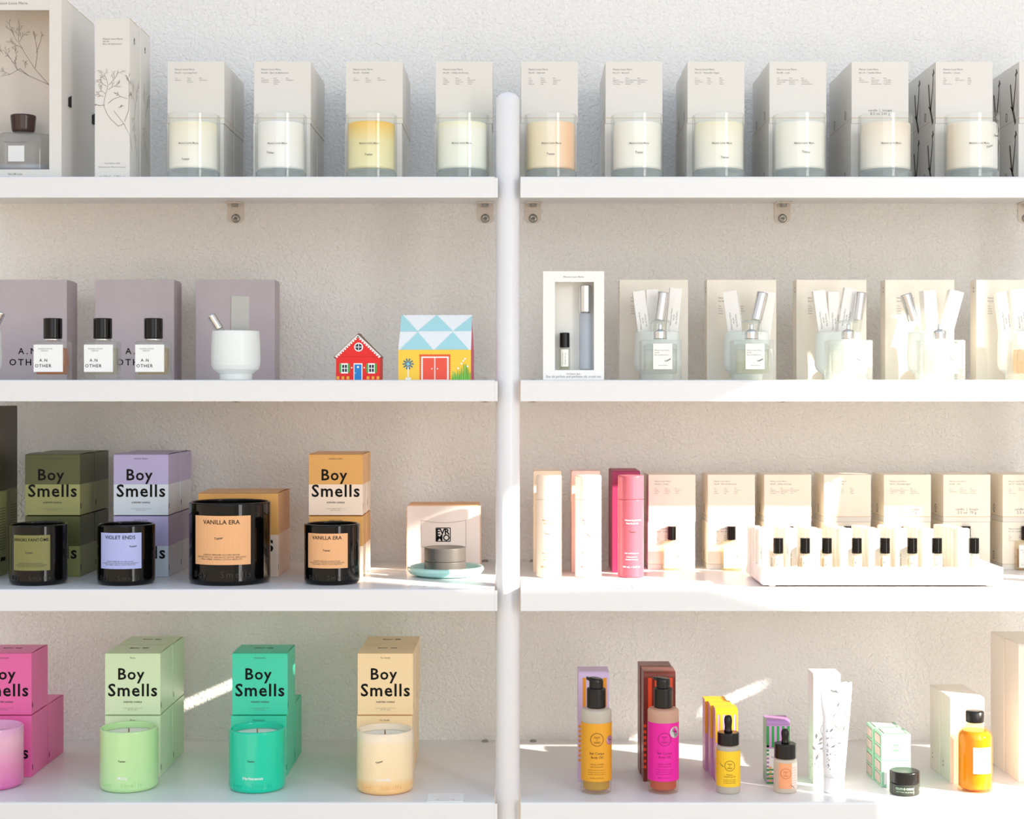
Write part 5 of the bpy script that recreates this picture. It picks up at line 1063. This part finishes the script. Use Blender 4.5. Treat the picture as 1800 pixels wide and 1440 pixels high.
# white tube and its carton
M_wc = pbr('white_carton', (244, 244, 246), 0.4)
yt = Yb(4, 1378.5); wt_ = (1477.5 - 1430) * yt / F
t = flap_box(X(1430, yt) + wt_ / 2, yt, 4, wt_, 0.042, 0.1635, M_wc, 'tall white box with leaf print behind the white tube', None, None, top=M_wc)
b = MB(); mp = front(0, 0.0005); ink = pbr('ink_leaf', (105, 105, 108), 0.6); rn = random.Random(5); badge(b, 0.004, 0.080, 0.013, M_inkg, mp)
for sgn, mpx in ((0, mp), (1, leftside(wt_))):
    for i in range(70):
        a, c = (rn.uniform(-wt_ / 2 + 0.001, wt_ / 2 - 0.001) if sgn == 0 else rn.uniform(-0.040, -0.002)), rn.uniform(0.004, 0.058)
        if c < 0.05 * (1.1 - 0.5 * abs(a) / wt_): b.disc(a, c, rn.uniform(0.0004, 0.0009), ink, mpx, 6)
for (a, c, an) in ((-0.014, 0.058, 0.5), (-0.012, 0.052, 0.1), (-0.016, 0.066, 1.5), (-0.012, 0.062, 1.0), (-0.008, 0.049, -0.2), (-0.016, 0.05, 2.4), (-0.017, 0.035, 1.1), (0.005, 0.03, 0.6)):
    L = 0.010; b.poly([(a, c), (a + L * .5 * math.cos(an) - .002 * math.sin(an), c + L * .5 * math.sin(an) + .002 * math.cos(an)), (a + L * math.cos(an), c + L * math.sin(an)), (a + L * .5 * math.cos(an) + .002 * math.sin(an), c + L * .5 * math.sin(an) - .002 * math.cos(an))], ink, mp)
b.build('printed_artwork', t, label='grey leaf and dot print with round badge')
Yt_ = Yb(4, 1397) + 0.016; t = thing('cream_tube', 'white squeezed tube with leaf print standing on its cap', 'tube', (X(1466, Yt_), Yt_, S(4)))
b = MB(); b.lathe([(0.0142, 0), (0.0148, 0.001), (0.0150, 0.0215), (0.0142, 0.0225)], M_wc, 40); b.build('cap', t)
b = MB(); L = []; n = 48; HT = 0.158
def tube_pt(a, f_):
    w_ = 0.0152 + (0.0225 - 0.0152) * min(1, f_ * 1.15); d_ = 0.0152 * (1 - f_) ** 0.75 + 0.0007
    dent = 1 - 0.10 * math.exp(-((f_ - 0.62) / 0.10) ** 2) * (math.cos(a) < -0.2)
    zz = 0.023 + (HT - 0.023) * f_ + (0.0022 * math.sin(a * 5) * (f_ > 0.97)); return (w_ * math.cos(a) * dent + 0.0035 * f_, d_ * math.sin(a), zz)
for i in range(17): L.append([tube_pt(2 * math.pi * j / n, i / 16) for j in range(n)])
b.loft(L, M_wc); b.build('tube_body', t)
b = MB()
def tube_front(u_, v_, q_):
    f_ = max(0, min(1, (v_ - 0.023) / (HT - 0.023))); w_ = 0.0152 + (0.0225 - 0.0152) * min(1, f_ * 1.15); a = -math.acos(max(-1, min(1, u_ / w_))); p = tube_pt(a, f_); return (p[0], p[1] - 0.0006, p[2])
badge(b, 0.006, 0.106, 0.0115, M_inkg, tube_front); rn = random.Random(9)
for i in range(80):
    a, c = rn.uniform(-0.014, 0.012), rn.uniform(0.035, 0.092)
    if rn.random() < 0.35 + 0.65 * (a < -0.006): b.disc(a, c, rn.uniform(0.0004, 0.0010), ink, tube_front, 6)
for (a, c, an) in ((-0.010, 0.150, -0.6), (-0.004, 0.147, -0.3), (-0.006, 0.146, 0.3), (0.004, 0.132, -1.9), (-0.010, 0.088, 0.9), (0.0, 0.072, 0.2), (0.006, 0.060, -0.3), (-0.008, 0.066, 0.6), (0.010, 0.09, 1.3)):
    Lf = 0.009; b.poly([(a, c), (a + Lf * .5 * math.cos(an) - .0013 * math.sin(an), c + Lf * .5 * math.sin(an) + .0013 * math.cos(an)), (a + Lf * math.cos(an), c + Lf * math.sin(an)), (a + Lf * .5 * math.cos(an) + .0013 * math.sin(an), c + Lf * .5 * math.sin(an) - .0013 * math.cos(an))], ink, tube_front)
b.build('printed_artwork', t, label='grey leaf and dot print with round badge')

# mint balm boxes 2 x 2 and the balm jar
M_mg = pbr('mint_border_card', (160, 214, 180), 0.45); M_mw = pbr('balm_white', (248, 247, 244), 0.5); M_mi = pbr('balm_panel_line', (92, 82, 76), 0.6); M_mp = pbr('balm_side_panel', (205, 190, 178), 0.6)
ym = Yb(4, 1384.5); wm = (1601 - 1549) * ym / F; hm = (1384.5 - 1338) * ym / F
for row in range(2):
    for lev in range(2):
        t = thing('balm_box', f'mint green bordered balm box, {("lower", "upper")[lev]} {("front", "rear")[row]} of four', 'box', (X(1549, ym) + wm / 2 - row * 0.0025, ym + row * (wm + 0.0008), S(4) + lev * (hm + 0.0003)), group='mint balm boxes')
        b = MB(); b.bands(wm, wm, [(0, hm, M_mg)]); b.build('carton', t, bevel=0.0008)
        b = MB(); mp = front(); e_ = 0.0042
        if row == 0:
            b.quad(-wm / 2 + e_, wm / 2 - e_, e_, hm - e_, M_mw, mp); m4 = front(0, 0.0004); b.disc(0, hm * 0.50, 0.0092, M_mg, m4, 28); m5 = front(0, 0.0006); b.text('OLIO', 0, hm * .50 + 0.002, 0.009, M_mi, m5); b.text('E', 0, hm * .50 - 0.0014, 0.0013, M_mi, m5); b.text('OSSO', 0, hm * .50 - 0.0055, 0.010, M_mi, m5); b.text('NETTARE BALM', 0, e_ + 0.003, 0.016, M_mg, m4)
            b.disc(0.006, hm - 0.0062, 0.0008, pbr('tiny_pink', (236, 120, 140)), m4, 8)
        ml = leftside(wm)
        for q in range(2):
            v0 = e_ * .8 + q * (hm / 2 - e_ * .4); v1 = v0 + hm / 2 - e_ * 1.2
            b.quad(-wm + 0.004, -0.004, v0, v1, M_mi, ml); b.quad(-wm + 0.0048, -0.0048, v0 + 0.0008, v1 - 0.0008, M_mp, leftside(wm, 0.0004))
        if lev == 1:
            tp = topside(hm); b.quad(-wm / 2 + 0.005, wm / 2 - 0.005, 0.006, wm - 0.004, M_mi, tp); b.quad(-wm / 2 + 0.0062, wm / 2 - 0.0062, 0.0072, wm - 0.0052, M_mw, topside(hm, 0.0004))
        b.build('printed_artwork', t)
Yj = Yb(4, 1401.5); rj = (1616 - 1564) / 2 * Yj / F * 1.008; t = thing('balm_jar', 'small dark glass balm jar with black lid before mint boxes', 'jar', (X(1590, Yj + rj), Yj + rj, S(4)))
b = MB(); M_gg = clear('grey_green_glass', (120, 126, 118), body=0.55, bodycol=(122, 126, 116)); b.lathe([(rj - 0.002, 0), (rj - 0.0004, 0.001), (rj, 0.003), (rj, 0.0155), (rj - 0.0015, 0.0165)], M_gg, 48); b.build('glass_body', t)
b = MB(); b.lathe([(rj - 0.004, 0.003), (rj - 0.004, 0.014)], pbr('balm', (120, 122, 110), 0.6), 32); b.build('balm', t)
b = MB(); rl = rj * 1.0; b.lathe([(rl - 0.001, 0.0170), (rl, 0.0176), (rl, 0.0325), (rl - 0.001, 0.0335), (rl * .9, 0.0338), (0.001, 0.0336)], M_blackp, 48); b.build('lid', t)
b = MB(); mp = wrap(rj, 0.0004); ig = pbr('ink_mint', (190, 225, 195)); b.text('OLIO·E·OSSO', -0.005, 0.0095, 0.026, ig, mp, bold=0.03); b.text('NETTARE FACE BALM', -0.004, 0.0055, 0.026, ig, mp); b.text('UNSCENTED', 0.021, 0.008, 0.006, ig, mp); b.build('lettering', t)

# cream boxes behind the amber bottle and the tall pair at the edge
yc_ = Yb(4, 1377); wc_ = (1730 - 1670.5) * yc_ / F
for k in range(2):
    t = flap_box(X(1670.5, yc_) + wc_ / 2 - 0.002 * k, yc_ + k * 0.054, 4, wc_, 0.053, 0.1270, M_creamS, ('cream box directly behind the amber bottle', 'cream box behind the one touching the amber bottle')[k], 'cream body oil boxes', None)
    b = MB(); mp = front(0, 0.0005)
    if k == 0:
        for r, s_ in enumerate((mk, 'No.04', 'Bois de Balincourt')): b.text(s_, -wc_ / 2 + 0.010, 0.088 - r * 0.0042, 0, M_inkg, mp, 'L', height=0.0024)
    ml = leftside(wc_); b.disc(-0.038, 0.024, 0.0016, M_ink, ml, 8); b.disc(-0.038, 0.018, 0.0016, M_ink, ml, 8); b.build('lettering', t)
yl_ = Yb(4, 1375)
for k in range(2):
    t = flap_box(X(1790.5, yl_) + 0.055 - 0.002 * k, yl_ + k * 0.066, 4, 0.11, 0.065, 0.2050, M_creamS, ('tall cream box cut off by photo edge, standing in front', 'tall cream box cut off by photo edge, standing behind')[k], 'tall cream boxes', None)

# amber bottle
Ya = Yb(4, 1396); ra = (1744.5 - 1683) / 2 * Ya / F * 1.01; Yc = Ya + ra; t = thing('amber_oil_bottle', 'round bottle of orange oil with ribbed black cap', 'bottle', (X(1713.5, Yc), Yc, S(4)))
M_am_g = clear('amber_bottle_glass', (252, 236, 210), ior=1.45); M_am = pbr('orange_oil', (255, 172, 30), 0.08, sss=0.7); M_am.node_tree.nodes['Principled BSDF'].inputs['Subsurface Radius'].default_value = (0.05, 0.03, 0.006)
b = MB(); hh = 0.078; b.lathe([(ra - 0.005, 0), (ra - 0.001, 0.001), (ra, 0.004), (ra, hh), (ra - 0.0018, hh + 0.006), (ra - 0.006, hh + 0.0105), (0.014, hh + 0.0145), (0.0108, hh + 0.018), (0.0105, hh + 0.0245)], M_am_g, 56, cap1=False); b.build('glass_body', t)
b = MB(); q = 0.0022; b.lathe([(ra - 0.006, 0.003), (ra - q, 0.006), (ra - q, hh), (ra - q - 0.0016, hh + 0.005), (ra - 0.008, hh + 0.0092), (0.001, hh + 0.0096)], M_am, 56); b.build('orange_oil', t)
b = MB(); mp = wrap(ra); b.quad(-0.0095, 0.0185, 0.0285, 0.0665, M_label, mp, 14); b.build('label', t)
b = MB(); mq = wrap(ra, 0.0006)
for r, s_ in enumerate((mk, 'No.04', 'Bois de Balincourt')): b.text(s_, -0.0065, 0.0565 - r * 0.0036, 0, M_inkg, mq, 'L', height=0.0021)
for r in range(4): b.text('Body Oil 120 mL', -0.0065, 0.0445 - r * 0.003, 0, M_inkg, mq, 'L', height=0.0014)
b.build('lettering', t)
b = MB(); n = 60; z = hh + 0.0212
rib = lambda r: [((r + (0.0003 if i % 2 else 0)) * math.cos(2 * math.pi * i / n), (r + (0.0003 if i % 2 else 0)) * math.sin(2 * math.pi * i / n)) for i in range(n)]
b.loft([(rib(0.0125), z), (rib(0.0128), z + 0.001), (rib(0.0128), z + 0.0150), (rib(0.0118), z + 0.0162), (rib(0.006), z + 0.0164)], M_blackp); b.build('cap', t)
